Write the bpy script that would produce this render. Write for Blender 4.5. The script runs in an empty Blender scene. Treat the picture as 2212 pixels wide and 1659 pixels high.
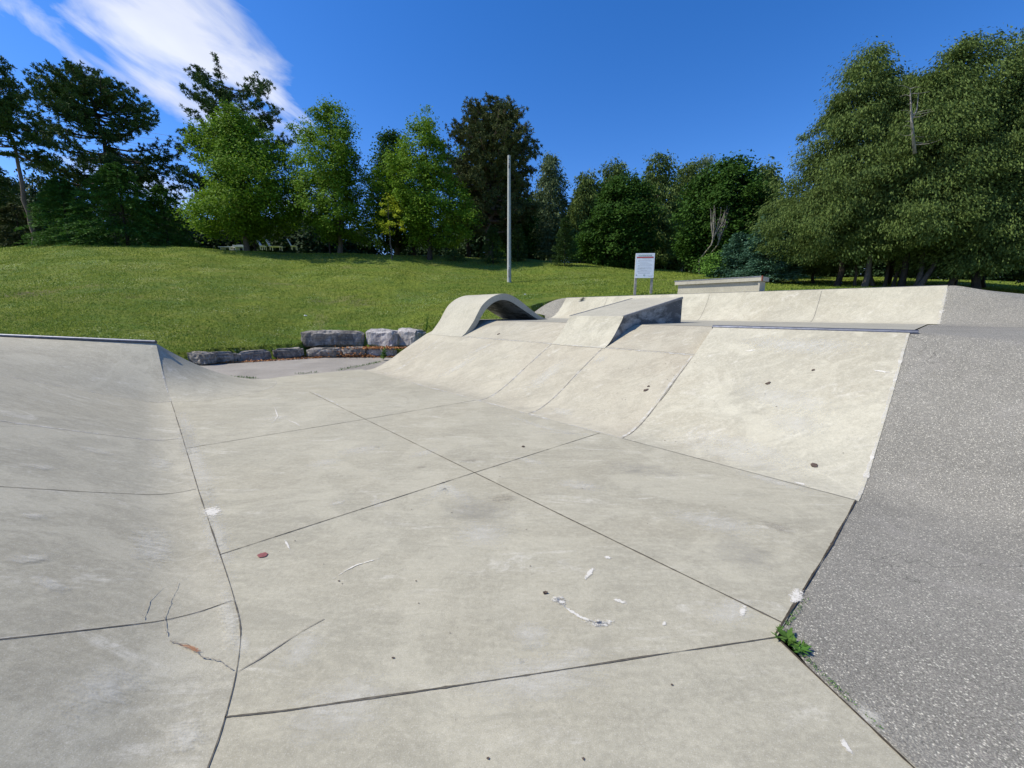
import bpy, math, numpy as np
from mathutils import Vector
# ------------------------------------------------------------------ frame of the place
# the park is laid out on two axes: 'a' runs along the foot of the ramps, 'b' runs uphill
F=860.; P=math.atan((829.5-673)/F); H=1.6
AZ=math.radians(-42.3)
A=np.array([math.sin(AZ),math.cos(AZ),0.]); B=np.array([A[1],-A[0],0.])
def ray(u,v):
    x=(u-1106)/F; y=(829.5-v)/F
    return np.array([x,math.cos(P)+y*math.sin(P),-math.sin(P)+y*math.cos(P)])
def atz(u,v,z):
    r=ray(u,v); t=(z-H)/r[2]; return np.array([0,0,H])+t*r
def atd(u,v,D):
    r=ray(u,v); t=D/r[1]; return np.array([0,0,H])+t*r
def onpl(u,v,P0,d):
    r=ray(u,v); n=np.array([-d[1],d[0],0]); t=np.dot(P0-np.array([0,0,H]),n)/np.dot(r,n)
    return np.array([0,0,H])+t*r
def AB(a,b,z=0.): return A*a+B*b+np.array([0,0,z])
def toab(p): return float(np.dot(p[:2],A[:2])),float(np.dot(p[:2],B[:2]))
C=bpy.context.scene.collection
sc=bpy.context.scene
RNG=np.random.default_rng(7)
def smooth(x): x=np.clip(x,0,1); return x*x*(3-2*x)
# ------------------------------------------------------------------ objects
def tag(o,label=None,cat=None,group=None,kind=None):
    if label: o['label']=label
    if cat: o['category']=cat
    if group: o['group']=group
    if kind: o['kind']=kind
    return o
def thing(name,loc,label,cat,group=None):
    o=bpy.data.objects.new(name,None); C.objects.link(o); o.location=[float(x) for x in loc]
    o.empty_display_size=.2
    return tag(o,label,cat,group)
def mkmesh(name,V,faces_list,mats,smoothf=False,midx=None):
    """faces_list: list of int arrays (n,k); midx: material index per array"""
    V=np.asarray(V,dtype=np.float64)
    me=bpy.data.meshes.new(name)
    loops=[];starts=[];tot=[];mi=[];off=0
    for k,f in enumerate(faces_list):
        f=np.asarray(f,dtype=np.int64)
        if f.size==0: continue
        n,c=f.shape
        loops.append(f.ravel()); starts.append(off+np.arange(n)*c); tot.append(np.full(n,c)); off+=n*c
        mi.append(np.full(n,(midx[k] if midx else 0)))
    loops=np.concatenate(loops);starts=np.concatenate(starts);tot=np.concatenate(tot);mi=np.concatenate(mi)
    me.vertices.add(len(V)); me.vertices.foreach_set('co',V.ravel().astype(np.float32))
    me.loops.add(len(loops)); me.loops.foreach_set('vertex_index',loops.astype(np.int32))
    me.polygons.add(len(starts)); me.polygons.foreach_set('loop_start',starts.astype(np.int32))
    try: me.polygons.foreach_set('loop_total',tot.astype(np.int32))
    except Exception: pass
    me.polygons.foreach_set('material_index',mi.astype(np.int32))
    for m in (mats if isinstance(mats,(list,tuple)) else [mats]): me.materials.append(m)
    me.update(calc_edges=True); me.validate()
    me.polygons.foreach_set('use_smooth',np.full(len(me.polygons),bool(smoothf)))
    return me
def link(name,me,parent=None):
    o=bpy.data.objects.new(name,me); C.objects.link(o)
    if parent is not None: o.parent=parent
    return o
class Acc:
    """collects geometry; every face list carries a material slot"""
    def __init__(s): s.V=[];s.F={};s.n=0
    def add(s,V,F,m=0):
        V=np.asarray(V,float).reshape(-1,3)
        for f in (F if isinstance(F,list) and len(F) and isinstance(F[0],np.ndarray) else [np.asarray(F)]):
            s.F.setdefault((f.shape[1],m),[]).append(f+s.n)
        s.V.append(V); s.n+=len(V); return s
    def poly(s,pts,m=0):
        return s.add(pts,np.arange(len(pts))[None,:],m)
    def grid(s,G,m=0,flip=False):
        G=np.asarray(G,float); r,c,_=G.shape
        i=np.arange(r*c).reshape(r,c)
        q=np.stack([i[:-1,:-1],i[:-1,1:],i[1:,1:],i[1:,:-1]],-1).reshape(-1,4)
        if flip: q=q[:,::-1]
        return s.add(G.reshape(-1,3),q,m)
    def box(s,lo,hi,m=0,M=None):
        lo=np.array(lo,float);hi=np.array(hi,float)
        V=np.array([[lo[0],lo[1],lo[2]],[hi[0],lo[1],lo[2]],[hi[0],hi[1],lo[2]],[lo[0],hi[1],lo[2]],
                    [lo[0],lo[1],hi[2]],[hi[0],lo[1],hi[2]],[hi[0],hi[1],hi[2]],[lo[0],hi[1],hi[2]]])
        if M is not None: V=M(V)
        return s.add(V,np.array([[0,3,2,1],[4,5,6,7],[0,1,5,4],[1,2,6,5],[2,3,7,6],[3,0,4,7]]),m)
    def tube(s,pts,rad,n=8,m=0,cap=True):
        pts=np.asarray(pts,float); k=len(pts)
        rad=np.broadcast_to(np.asarray(rad,float),(k,))
        T=np.gradient(pts,axis=0); T/=np.linalg.norm(T,axis=1)[:,None]+1e-9
        up=np.array([0,0,1.]) if abs(T[0][2])<.9 else np.array([1.,0,0])
        X=np.cross(T,up); X/=np.linalg.norm(X,axis=1)[:,None]+1e-9
        Y=np.cross(T,X)
        an=np.linspace(0,2*np.pi,n,endpoint=False)
        G=pts[:,None,:]+rad[:,None,None]*(np.cos(an)[None,:,None]*X[:,None,:]+np.sin(an)[None,:,None]*Y[:,None,:])
        i=np.arange(k*n).reshape(k,n); j=np.roll(i,-1,1)
        q=np.stack([i[:-1],j[:-1],j[1:],i[1:]],-1).reshape(-1,4)
        s.add(G.reshape(-1,3),q,m)
        if cap:
            s.add(G[-1],np.arange(n)[None,::-1],m); s.add(G[0],np.arange(n)[None,:],m)
        return s
    def build(s,name,mats,parent=None,sm=False,origin=None):
        V=np.concatenate(s.V)
        if origin is None and parent is not None and parent.type=='EMPTY': origin=np.array(parent.location)
        if origin is not None: V=V-np.asarray(origin)
        ks=list(s.F)
        fl=[np.concatenate(s.F[k]) for k in ks]
        me=mkmesh(name,V,fl,mats,sm,[k[1] for k in ks])
        return link(name,me,parent)
def loft_prism(acc,prof,a0,a1,m=0):
    """closed profile of (b,z) extruded from a0 to a1"""
    n=len(prof)
    L=np.array([AB(a0,b,z) for b,z in prof]);R=np.array([AB(a1,b,z) for b,z in prof])
    V=np.concatenate([L,R]); i=np.arange(n); j=(i+1)%n
    acc.add(V,np.stack([i,j,j+n,i+n],-1),m)
    acc.add(L,np.arange(n)[None,::-1],m); acc.add(R,np.arange(n)[None,:],m)
# ------------------------------------------------------------------ materials
def newmat(name):
    m=bpy.data.materials.new(name); m.use_nodes=True
    nt=m.node_tree; nt.nodes.clear()
    return m,nt
class NT:
    def __init__(s,nt): s.nt=nt
    def n(s,t,**k):
        x=s.nt.nodes.new(t)
        for a,b in k.items():
            if a.startswith('i_'): x.inputs[a[2:].replace('_',' ')].default_value=b
            else: setattr(x,a,b)
        return x
    def l(s,a,b): s.nt.links.new(a,b)
    def coord(s,scale=(1,1,1),rot=(0,0,0)):
        t=s.n('ShaderNodeNewGeometry'); mp=s.n('ShaderNodeMapping')
        mp.inputs['Scale'].default_value=scale; mp.inputs['Rotation'].default_value=rot
        s.l(t.outputs['Position'],mp.inputs['Vector']); return mp.outputs['Vector']
    def ocoord(s,scale=(1,1,1),rot=(0,0,0)):
        t=s.n('ShaderNodeTexCoord'); mp=s.n('ShaderNodeMapping')
        mp.inputs['Scale'].default_value=scale; mp.inputs['Rotation'].default_value=rot
        s.l(t.outputs['Object'],mp.inputs['Vector']); return mp.outputs['Vector']
    def noise(s,vec,scale,detail=4,rough=.55,dist=0.):
        x=s.n('ShaderNodeTexNoise'); x.inputs['Scale'].default_value=scale; x.inputs['Detail'].default_value=detail
        x.inputs['Roughness'].default_value=rough; x.inputs['Distortion'].default_value=dist
        s.l(vec,x.inputs['Vector']); return x.outputs['Fac']
    def vor(s,vec,scale,feature='F1',rand=1.):
        x=s.n('ShaderNodeTexVoronoi'); x.feature=feature; x.inputs['Scale'].default_value=scale
        x.inputs['Randomness'].default_value=rand; s.l(vec,x.inputs['Vector']); return x
    def ramp(s,fac,stops,interp='LINEAR'):
        x=s.n('ShaderNodeValToRGB'); x.color_ramp.interpolation=interp
        e=x.color_ramp.elements
        while len(e)<len(stops): e.new(.5)
        for el,(p,c) in zip(e,stops):
            el.position=p; el.color=(c if len(c)==4 else (*c,1)) if hasattr(c,'__len__') else (c,c,c,1)
        s.l(fac,x.inputs['Fac']); return x.outputs['Color']
    def mix(s,fac,a,b,blend='MIX'):
        x=s.n('ShaderNodeMix',data_type='RGBA',blend_type=blend)
        for sock,v in ((x.inputs[0],fac),(x.inputs[6],a),(x.inputs[7],b)):
            if isinstance(v,(int,float)): sock.default_value=v
            elif isinstance(v,(tuple,list)): sock.default_value=(*v,1) if len(v)==3 else v
            else: s.l(v,sock)
        return x.outputs[2]
    def math(s,op,a,b=0.,c=None,clamp=False):
        x=s.n('ShaderNodeMath',operation=op,use_clamp=clamp)
        for k,v in enumerate((a,b) if c is None else (a,b,c)):
            if isinstance(v,(int,float)): x.inputs[k].default_value=v
            else: s.l(v,x.inputs[k])
        return x.outputs[0]
    def bsdf(s,col,rough=.8,bump=None,bstr=.3,bdist=.01,spec=.3,metal=0.,trans=None):
        o=s.n('ShaderNodeOutputMaterial'); p=s.n('ShaderNodeBsdfPrincipled')
        if isinstance(col,(tuple,list)): p.inputs['Base Color'].default_value=(*col,1)
        else: s.l(col,p.inputs['Base Color'])
        if isinstance(rough,(int,float)): p.inputs['Roughness'].default_value=rough
        else: s.l(rough,p.inputs['Roughness'])
        p.inputs['Specular IOR Level'].default_value=spec; p.inputs['Metallic'].default_value=metal
        if bump is not None:
            b=s.n('ShaderNodeBump'); b.inputs['Strength'].default_value=bstr; b.inputs['Distance'].default_value=bdist
            s.l(bump,b.inputs['Height']); s.l(b.outputs[0],p.inputs['Normal'])
        if trans:
            tl=s.n('ShaderNodeBsdfTranslucent'); s.l(col,tl.inputs['Color']) if not isinstance(col,(tuple,list)) else None
            mx=s.n('ShaderNodeMixShader'); mx.inputs[0].default_value=trans
            s.l(p.outputs[0],mx.inputs[1]); s.l(tl.outputs[0],mx.inputs[2]); s.l(mx.outputs[0],o.inputs['Surface'])
        else: s.l(p.outputs[0],o.inputs['Surface'])
        return p
ROT=(0,0,-(math.pi/2-(-AZ)) )   # lines texture x with the 'a' axis
def concrete(name,base,warm,patchy=.5,seed=0.,streak=1.,stain=None,scuff=.5):
    m,nt=newmat(name); s=NT(nt)
    v=s.coord(); mp=s.n('ShaderNodeMapping'); mp.inputs['Location'].default_value=(seed,seed*1.7,seed*.6); s.l(v,mp.inputs['Vector']); v=mp.outputs['Vector']
    vs=s.n('ShaderNodeMapping'); vs.inputs['Rotation'].default_value=(0,0,math.radians(8)); vs.inputs['Scale'].default_value=(1,3.2,2.5); s.l(v,vs.inputs['Vector']); vs=vs.outputs['Vector']
    big=s.noise(v,.55,5,.6,.4); mid=s.noise(vs,1.9,6,.65,.6); fine=s.noise(v,60,5,.75); grain=s.noise(v,260,2,.7)
    dark=tuple(c*.76 for c in base); lite=tuple(min(1,c*1.14) for c in base)
    c=s.mix(s.ramp(big,[(.3,0.),(.7,1.)]),dark,lite)
    c=s.mix(s.math('MULTIPLY',s.ramp(s.noise(v,.33,4,.6,.8),[(.42,0.),(.68,1.)]),.75*patchy),c,warm)
    c=s.mix(s.math('MULTIPLY',s.ramp(mid,[(.44,0.),(.72,1.)]),.5*streak),c,tuple(min(1,x*1.22) for x in base))
    c=s.mix(s.math('MULTIPLY',s.ramp(s.noise(vs,4.5,5,.7,.5),[(.35,1.),(.5,0.)]),.18),c,tuple(x*.72 for x in base))
    # pale scuffs and mineral bloom with ragged edges
    sc1=s.ramp(s.noise(vs,1.3,9,.72,.9),[(.56,0.),(.68,1.)]); sc2=s.ramp(s.noise(v,14,4,.7),[(.35,0.),(.6,1.)])
    c=s.mix(s.math('MULTIPLY',s.math('MULTIPLY',sc1,sc2),scuff),c,(.60,.575,.48))
    mot=s.noise(vs,9.,6,.72,.3); c=s.mix(s.ramp(mot,[(.30,.22),(.50,0.)]),c,tuple(x*.66 for x in base)); c=s.mix(s.ramp(mot,[(.52,0.),(.72,.5)]),c,tuple(min(1,x*1.30) for x in base))
    mo2=s.noise(v,30.,5,.75,.2); c=s.mix(s.ramp(mo2,[(.34,.32),(.5,0.)]),c,tuple(x*.62 for x in base)); c=s.mix(s.ramp(mo2,[(.52,0.),(.7,.42)]),c,tuple(min(1,x*1.32) for x in base))
    # rolling trails and large dried-water blooms
    for sc_,wd_,op_ in ((.8,.010,.42),(1.7,.012,.30),(.45,.006,.38)):
        nn_=s.noise(v,sc_,2,.4,.6); ln_=s.ramp(s.math('ABSOLUTE',s.math('SUBTRACT',nn_,.5)),[(0.,1.),(wd_,0.)])
        mk_=s.math('MULTIPLY',s.ramp(s.noise(v,1.1+sc_,4,.6),[(.50,0.),(.60,1.)]),s.ramp(s.noise(v,22,4,.75),[(.38,0.),(.60,1.)]))
        c=s.mix(s.math('MULTIPLY',s.math('MULTIPLY',ln_,mk_),op_),c,tuple(min(1,x*1.45) for x in base))
    b1=s.noise(v,.9,9,.68,1.1); c=s.mix(s.ramp(b1,[(.50,0.),(.56,.38*scuff),(.70,.38*scuff),(.80,.1)]),c,tuple(min(1,x*1.32) for x in base))
    b2=s.noise(vs,1.6,9,.70,.7); c=s.mix(s.ramp(b2,[(.36,.42),(.44,0.)]),c,tuple(x*.74 for x in base))
    pit=s.ramp(s.vor(v,75.).outputs['Distance'],[(.10,.45),(.20,0.)]); c=s.mix(s.math('MULTIPLY',pit,s.ramp(s.noise(v,3,4,.7),[(.45,0.),(.6,1.)])),c,tuple(x*.45 for x in base))
    # small chips
    vo=s.vor(v,7.); ch=s.ramp(vo.outputs['Distance'],[(.02,1.),(.045,0.)])
    c=s.mix(s.math('MULTIPLY',ch,.35),c,(.14,.125,.10))
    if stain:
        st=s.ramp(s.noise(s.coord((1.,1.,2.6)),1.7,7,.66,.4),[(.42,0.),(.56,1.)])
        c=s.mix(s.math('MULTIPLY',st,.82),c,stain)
    c=s.mix(s.ramp(fine,[(.3,.16),(.5,0.),]),c,tuple(x*.55 for x in base))
    c=s.mix(s.ramp(grain,[(.35,.34),(.5,0.)]),c,tuple(x*.5 for x in base))
    c=s.mix(s.ramp(s.noise(v,190,2,.6),[(.56,0.),(.72,.30)]),c,(.72,.70,.64))
    h=s.math('ADD',s.math('MULTIPLY',fine,.6),s.math('MULTIPLY',mid,1.2))
    s.bsdf(c,.85,h,.35,.006,spec=.25)
    return m
M={}
M['floor']=concrete('floor_concrete',(.385,.362,.272),(.355,.322,.228),.9,0.,1.0,scuff=.8)
M['ramp']=concrete('ramp_concrete',(.435,.412,.315),(.395,.355,.255),.9,11.,1.3,scuff=.9)
M['bank']=concrete('bank_concrete',(.395,.366,.275),(.375,.325,.235),.9,23.,1.2,scuff=.85)
M['left']=concrete('left_bank_concrete',(.385,.362,.275),(.355,.325,.235),.8,31.,1.2,scuff=.9)
M['deck']=concrete('deck_concrete',(.35,.335,.265),(.335,.31,.24),.4,47.,.5,scuff=.3)
M['cast']=concrete('cast_concrete',(.42,.40,.31),(.395,.36,.27),.6,53.,.8,scuff=.4)
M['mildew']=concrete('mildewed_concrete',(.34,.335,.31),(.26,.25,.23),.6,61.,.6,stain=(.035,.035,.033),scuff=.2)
def simple(name,col,rough=.8,nscale=20,namt=.25,spec=.3,metal=0.,bstr=.2,bd=.004,obj=True):
    m,nt=newmat(name); s=NT(nt); v=s.ocoord() if obj else s.coord()
    f=s.noise(v,nscale,4,.65)
    c=s.mix(s.ramp(f,[(.3,0.),(.7,1.)]),tuple(x*(1-namt) for x in col),tuple(min(1,x*(1+namt)) for x in col))
    s.bsdf(c,rough,f,bstr,bd,spec,metal); return m
M['joint']=simple('joint_gap',(.10,.09,.07),.95,30,.4)
M['jointfaint']=simple('filled_joint',(.17,.16,.135),.95,30,.3)
M['crack']=simple('hairline_crack',(.23,.21,.17),.95,40,.3)
m,nt=newmat('pale_mortar'); s=NT(nt); v=s.coord(); f=s.noise(v,7,8,.75,.5); o=s.n('ShaderNodeOutputMaterial'); dd_=s.n('ShaderNodeBsdfDiffuse'); dd_.inputs[0].default_value=(.62,.60,.53,1); tt_=s.n('ShaderNodeBsdfTransparent'); mx=s.n('ShaderNodeMixShader'); s.l(s.ramp(f,[(.40,0.),(.62,.85)]),mx.inputs[0]); s.l(tt_.outputs[0],mx.inputs[1]); s.l(dd_.outputs[0],mx.inputs[2]); s.l(mx.outputs[0],o.inputs[0]); M['white_joint']=m
M['steel']=simple('galvanised_steel',(.10,.11,.14),.5,12,.3,.4,.6)
M['edge']=simple('steel_edge',(.20,.20,.20),.45,12,.3,.5,.5)
M['rust']=simple('rust',(.22,.07,.04),.8,30,.4)
M['dirt']=simple('dirt',(.055,.045,.032),.95,25,.5,obj=False)
def asphalt(name,base,stone,ssc=95.,amt=1.):
    m,nt=newmat(name); s=NT(nt); v=s.coord()
    big=s.noise(v,.8,5,.6,.5)
    c=s.mix(s.ramp(big,[(.3,0.),(.7,1.)]),tuple(x*.82 for x in base),tuple(x*1.18 for x in base))
    vo=s.vor(v,ssc); col=vo.outputs['Color']; sep=s.n('ShaderNodeSeparateColor'); s.l(col,sep.inputs[0])
    d=vo.outputs['Distance']
    body=s.ramp(d,[(.36,1.),(.52,0.)])
    isl=s.ramp(sep.outputs[0],[(.78,0.),(.90,1.)]); isd=s.ramp(sep.outputs[1],[(.78,0.),(.8,1.)])
    c=s.mix(s.math('MULTIPLY',s.math('MULTIPLY',body,isd),.6*amt),c,tuple(x*.45 for x in base))
    c=s.mix(s.math('MULTIPLY',s.math('MULTIPLY',body,isl),.85*amt),c,stone)
    vo2=s.vor(v,ssc*2.3); sep2=s.n('ShaderNodeSeparateColor'); s.l(vo2.outputs['Color'],sep2.inputs[0])
    c=s.mix(s.math('MULTIPLY',s.ramp(sep2.outputs[0],[(.45,0.),(1.,1.)]),.42*amt),c,tuple(x*.95 for x in stone))
    c=s.mix(s.math('MULTIPLY',s.ramp(sep2.outputs[1],[(.5,0.),(1.,1.)]),.5*amt),c,tuple(x*.3 for x in base))
    c=s.mix(s.ramp(s.noise(v,2.2,6,.7,.5),[(.55,0.),(.75,.35)]),c,tuple(x*.62 for x in base))
    c=s.mix(s.ramp(s.noise(v,.7,6,.7,.9),[(.54,0.),(.72,.38)]),c,(.36,.34,.30))
    cr=s.ramp(s.math('ABSOLUTE',s.math('SUBTRACT',s.noise(v,.9,4,.6,.9),.5)),[(0.,1.),(.0035,0.)]); c=s.mix(s.math('MULTIPLY',s.math('MULTIPLY',cr,s.ramp(s.noise(v,.7,3,.5),[(.52,0.),(.58,1.)])),.7),c,tuple(x*.25 for x in base))
    h=s.math('ADD',d,s.math('MULTIPLY',sep2.outputs[0],.6))
    s.bsdf(c,.9,h,.6,.006,spec=.25); return m
M['asphalt']=asphalt('asphalt',(.208,.199,.168),(.66,.625,.51),108.,1.)
M['path']=asphalt('path_asphalt',(.31,.285,.24),(.42,.40,.36),70.,.55)
# grass ground
m,nt=newmat('lawn'); s=NT(nt); v=s.coord()
g1=s.noise(v,.11,4,.6,.6); g2=s.noise(v,.5,5,.65,.4); g3=s.noise(v,5.,5,.75); g4=s.noise(v,34,4,.8)
c=s.mix(s.ramp(g1,[(.35,0.),(.65,1.)]),(0.101,0.181,0.027),(0.208,0.267,0.037))
c=s.mix(s.ramp(g2,[(.42,0.),(.66,.8)]),c,(0.266,0.304,0.044))
c=s.mix(s.ramp(s.noise(v,1.4,6,.7,.8),[(.50,0.),(.66,.55)]),c,(0.062,0.138,0.027))
c=s.mix(s.ramp(s.noise(s.coord((.25,1.6,1),(0,0,.12)),1.1,5,.6,.3),[(.45,0.),(.62,.55)]),c,(0.233,0.243,0.049))
c=s.mix(s.ramp(g3,[(.32,.6),(.52,0.)]),c,(0.055,0.106,0.017))
c=s.mix(s.ramp(s.noise(v,.21,5,.7,1.2),[(.60,0.),(.70,.65)]),c,(0.262,0.242,0.105))
c=s.mix(s.ramp(s.noise(v,.42,6,.75,1.5),[(.69,0.),(.74,.65)]),c,(0.201,0.148,0.147))
c=s.mix(s.ramp(g4,[(.3,.45),(.52,0.)]),c,(0.039,0.070,0.012))
c=s.mix(s.ramp(g4,[(.54,0.),(.75,.55)]),c,(0.404,0.460,0.121))
cl=s.ramp(s.noise(v,.32,3,.6,.9),[(.50,0.),(.60,1.)]); vo=s.vor(v,11.); sp=s.ramp(vo.outputs['Distance'],[(.16,1.),(.26,0.)])
c=s.mix(s.math('MULTIPLY',s.math('MULTIPLY',cl,sp),.8),c,(0.651,0.713,0.465))
for (px_,py_,pr_) in (ground_spots:=[(60,612,.8),(280,628,.35),(672,632,.45),(775,625,.8),(690,640,.3),(20,620,.5)]):
    D_=19. if px_>500 else 17.5
    pp_=atd(px_,py_,D_); vm=s.n('ShaderNodeVectorMath',operation='DISTANCE'); s.l(v,vm.inputs[0]); vm.inputs[1].default_value=[float(x) for x in pp_]
    dd_=s.math('ADD',vm.outputs['Value'],s.math('MULTIPLY',s.math('SUBTRACT',s.noise(v,3.,5,.7),.5),pr_*2.))
    c=s.mix(s.ramp(s.math('DIVIDE',dd_,pr_*1.3),[(.3,.62),(1.,0.)]),c,(.15,.115,.085))
s.bsdf(c,.95,s.math('ADD',g3,s.math('MULTIPLY',g4,1.4)),1.,.06,spec=.1); M['lawn']=m
def leafmat(name,c0,c1,c2=None,trans=.28,sc=1.1,rough=.75,spec=.12):
    m,nt=newmat(name); s=NT(nt)
    gi=s.n('ShaderNodeNewGeometry'); oi=s.n('ShaderNodeObjectInfo')
    v=s.coord()
    f=s.noise(v,sc,4,.65)
    c=s.mix(s.ramp(f,[(.35,0.),(.65,1.)]),c0,c1)
    c=s.mix(s.math('MULTIPLY',s.ramp(gi.outputs['Random Per Island'],[(0.,0.),(1.,1.)]),.42),c,c2 or tuple(x*1.6 for x in c1))
    s.bsdf(c,rough,spec=spec,trans=trans); return m
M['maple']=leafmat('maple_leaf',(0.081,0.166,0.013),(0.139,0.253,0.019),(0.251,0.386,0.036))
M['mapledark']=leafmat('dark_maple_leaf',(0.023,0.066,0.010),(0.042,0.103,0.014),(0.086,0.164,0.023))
M['pine']=leafmat('pine_needle',(0.027,0.070,0.023),(0.059,0.112,0.026),(0.146,0.201,0.048),.08)
M['pinebrown']=leafmat('olive_pine_needle',(0.047,0.069,0.025),(0.086,0.105,0.036),(0.166,0.186,0.063),.1)
M['hemlock']=leafmat('hemlock_needle',(0.037,0.108,0.023),(0.077,0.184,0.029),(0.166,0.296,0.047),.15)
M['cedar']=leafmat('cedar_spray',(0.062,0.104,0.029),(0.108,0.162,0.038),(0.224,0.288,0.082),.18)
M['cedarpale']=leafmat('pale_cedar_spray',(0.091,0.140,0.067),(0.141,0.194,0.087),(0.264,0.332,0.169),.18)
M['spruce']=leafmat('spruce_needle',(0.034,0.079,0.025),(0.064,0.116,0.032),(0.116,0.179,0.050),.08)
M['bluespruce']=leafmat('blue_spruce_needle',(0.046,0.111,0.070),(0.081,0.170,0.106),(0.152,0.278,0.180),.08)
M['yellow']=leafmat('yellow_leaf',(0.367,0.459,0.030),(0.539,0.599,0.045),(0.473,0.510,0.060),.35)
M['shrub']=leafmat('shrub_leaf',(0.090,0.195,0.030),(0.143,0.285,0.045),(0.225,0.390,0.075),.3)
M['weed']=leafmat('weed_leaf',(0.064,0.135,0.025),(0.109,0.214,0.038),(0.178,0.304,0.064),.3,9.)
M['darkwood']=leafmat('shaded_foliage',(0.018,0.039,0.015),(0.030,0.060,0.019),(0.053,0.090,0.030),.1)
M['dry']=leafmat('dry_leaf',(0.265,0.112,0.044),(0.468,0.224,0.094),(0.655,0.370,0.165),.1,14.)
M['blade']=leafmat('grass_blade',(0.116,0.196,0.024),(0.221,0.282,0.041),(0.403,0.443,0.094),.3,.8)
def bark(name,c0,c1):
    m,nt=newmat(name); s=NT(nt); v=s.coord((5,5,1.3)); f=s.noise(v,3,6,.7,.8)
    s.bsdf(s.mix(s.ramp(f,[(.35,0.),(.65,1.)]),c0,c1),.9,f,.8,.03,spec=.15); return m
M['bark']=bark('grey_bark',(.07,.06,.05),(.16,.14,.115)); M['barkpale']=bark('pale_bark',(.20,.18,.15),(.38,.35,.30))
M['barkpine']=bark('pine_bark',(.10,.07,.055),(.24,.18,.145)); M['barkdark']=bark('dark_bark',(.03,.026,.022),(.075,.062,.05))
m,nt=newmat('limestone'); s=NT(nt); v=s.coord(); f=s.noise(v,2.6,8,.7,.6); f2=s.noise(s.coord((1,1,.35)),9,6,.75,.5)
gi=s.n('ShaderNodeNewGeometry'); sx=s.n('ShaderNodeSeparateXYZ'); s.l(gi.outputs['Normal'],sx.inputs[0])
c=s.mix(s.ramp(f,[(.38,0.),(.62,1.)]),(.17,.155,.13),(.47,.43,.365))
c=s.mix(s.ramp(f2,[(.4,.55),(.56,0.)]),c,(.075,.075,.075))
st_=s.noise(s.coord((.5,.5,9)),2.2,5,.7,.4); c=s.mix(s.ramp(st_,[(.40,.5),(.50,0.)]),c,(.10,.092,.08)); c=s.mix(s.ramp(s.noise(v,7,6,.75),[(.58,0.),(.68,.6)]),c,(.60,.57,.50))
s.bsdf(c,.9,s.math('ADD',f,s.math('ADD',st_,s.math('MULTIPLY',f2,.5))),1.,.05,spec=.2); M['stone']=m
m,nt=newmat('pale_limestone'); s=NT(nt); v=s.coord(); f=s.noise(v,3.2,8,.7,.6); f2=s.noise(s.coord((3,3,.5)),5,6,.75,.5)
c=s.mix(s.ramp(f,[(.36,0.),(.6,1.)]),(.31,.29,.27),(.56,.53,.495)); c=s.mix(s.ramp(f2,[(.42,.6),(.56,0.)]),c,(.14,.13,.125))
s.bsdf(c,.9,s.math('ADD',f,f2),.9,.03,spec=.2); M['stonepale']=m
M['pole']=simple('grey_pole',(.40,.41,.38),.8,6,.14,obj=False); M['black']=simple('black_metal',(.02,.02,.02),.6)
M['white']=simple('white_paint',(.78,.79,.80),.5,5,.05); M['sign']=simple('white_sign_face',(.80,.84,.86),.45,4,.03)
M['ink']=simple('grey_print',(.40,.43,.45),.6,20,.05); M['green_ink']=simple('green_print',(.16,.27,.22),.6); M['red']=simple('red_band',(.50,.10,.09),.5,8,.15)
M['post']=simple('weathered_post',(.30,.285,.25),.85,8,.3); M['wall']=simple('house_wall',(.26,.31,.34),.8,3,.15); M['roof']=simple('dark_roof',(.055,.055,.065),.8,9,.3)
M['brick']=simple('brick_wall',(.16,.07,.05),.9,14,.3); M['glass']=simple('window_glass',(.05,.07,.09),.1,2,.1,.5)
M['stain_brown']=simple('tar_spot',(.09,.065,.05),.8,30,.3); M['stain_red']=simple('red_paint_blot',(.24,.085,.08),.7,30,.3)
# soft marks: ragged, partly see-through paint or scuff
def markmat(name,col,thr=.5,op=.8,sc=9.,stretch=(1,1,1),rz=0.,soft=.13):
    m,nt=newmat(name); s=NT(nt)
    v=s.coord(stretch,(0,0,rz)); f=s.noise(v,sc,8,.78,.4); g=s.noise(s.coord(),120,3,.7)
    uv=s.n('ShaderNodeUVMap'); vl=s.n('ShaderNodeVectorMath',operation='LENGTH'); s.l(uv.outputs[0],vl.inputs[0])
    fall=s.ramp(vl.outputs['Value'],[(.25,1.),(1.,0.)])
    k=s.math('ADD',f,s.math('MULTIPLY',s.math('SUBTRACT',fall,.5),.36)); k=s.math('ADD',k,s.math('MULTIPLY',s.math('SUBTRACT',g,.5),.35))
    al=s.math('MULTIPLY',s.ramp(k,[(thr,0.),(min(.99,thr+soft),1.)]),s.math('MULTIPLY',s.ramp(fall,[(0.,0.),(.15,1.)]),op))
    o=s.n('ShaderNodeOutputMaterial'); d=s.n('ShaderNodeBsdfDiffuse'); d.inputs[0].default_value=(*col,1)
    t=s.n('ShaderNodeBsdfTransparent'); mx=s.n('ShaderNodeMixShader')
    s.l(al,mx.inputs[0]); s.l(t.outputs[0],mx.inputs[1]); s.l(d.outputs[0],mx.inputs[2]); s.l(mx.outputs[0],o.inputs[0])
    return m
M['mwhite']=markmat('white_chalk',(.68,.655,.575),.47,.85,34,soft=.16)
M['mpale']=markmat('pale_scuff',(.62,.60,.51),.45,.6,8,(1,2.6,1),.25,.34)
M['mdark']=markmat('wheel_scuff',(.22,.195,.155),.56,.5,13,(.8,7,1),.35,.30)
M['mwet']=markmat('grey_stain',(.27,.265,.245),.44,.3,3,(1,1.5,1),0,.45)
M['mrust']=markmat('rust_stain',(.40,.20,.10),.48,.7,12)
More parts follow.
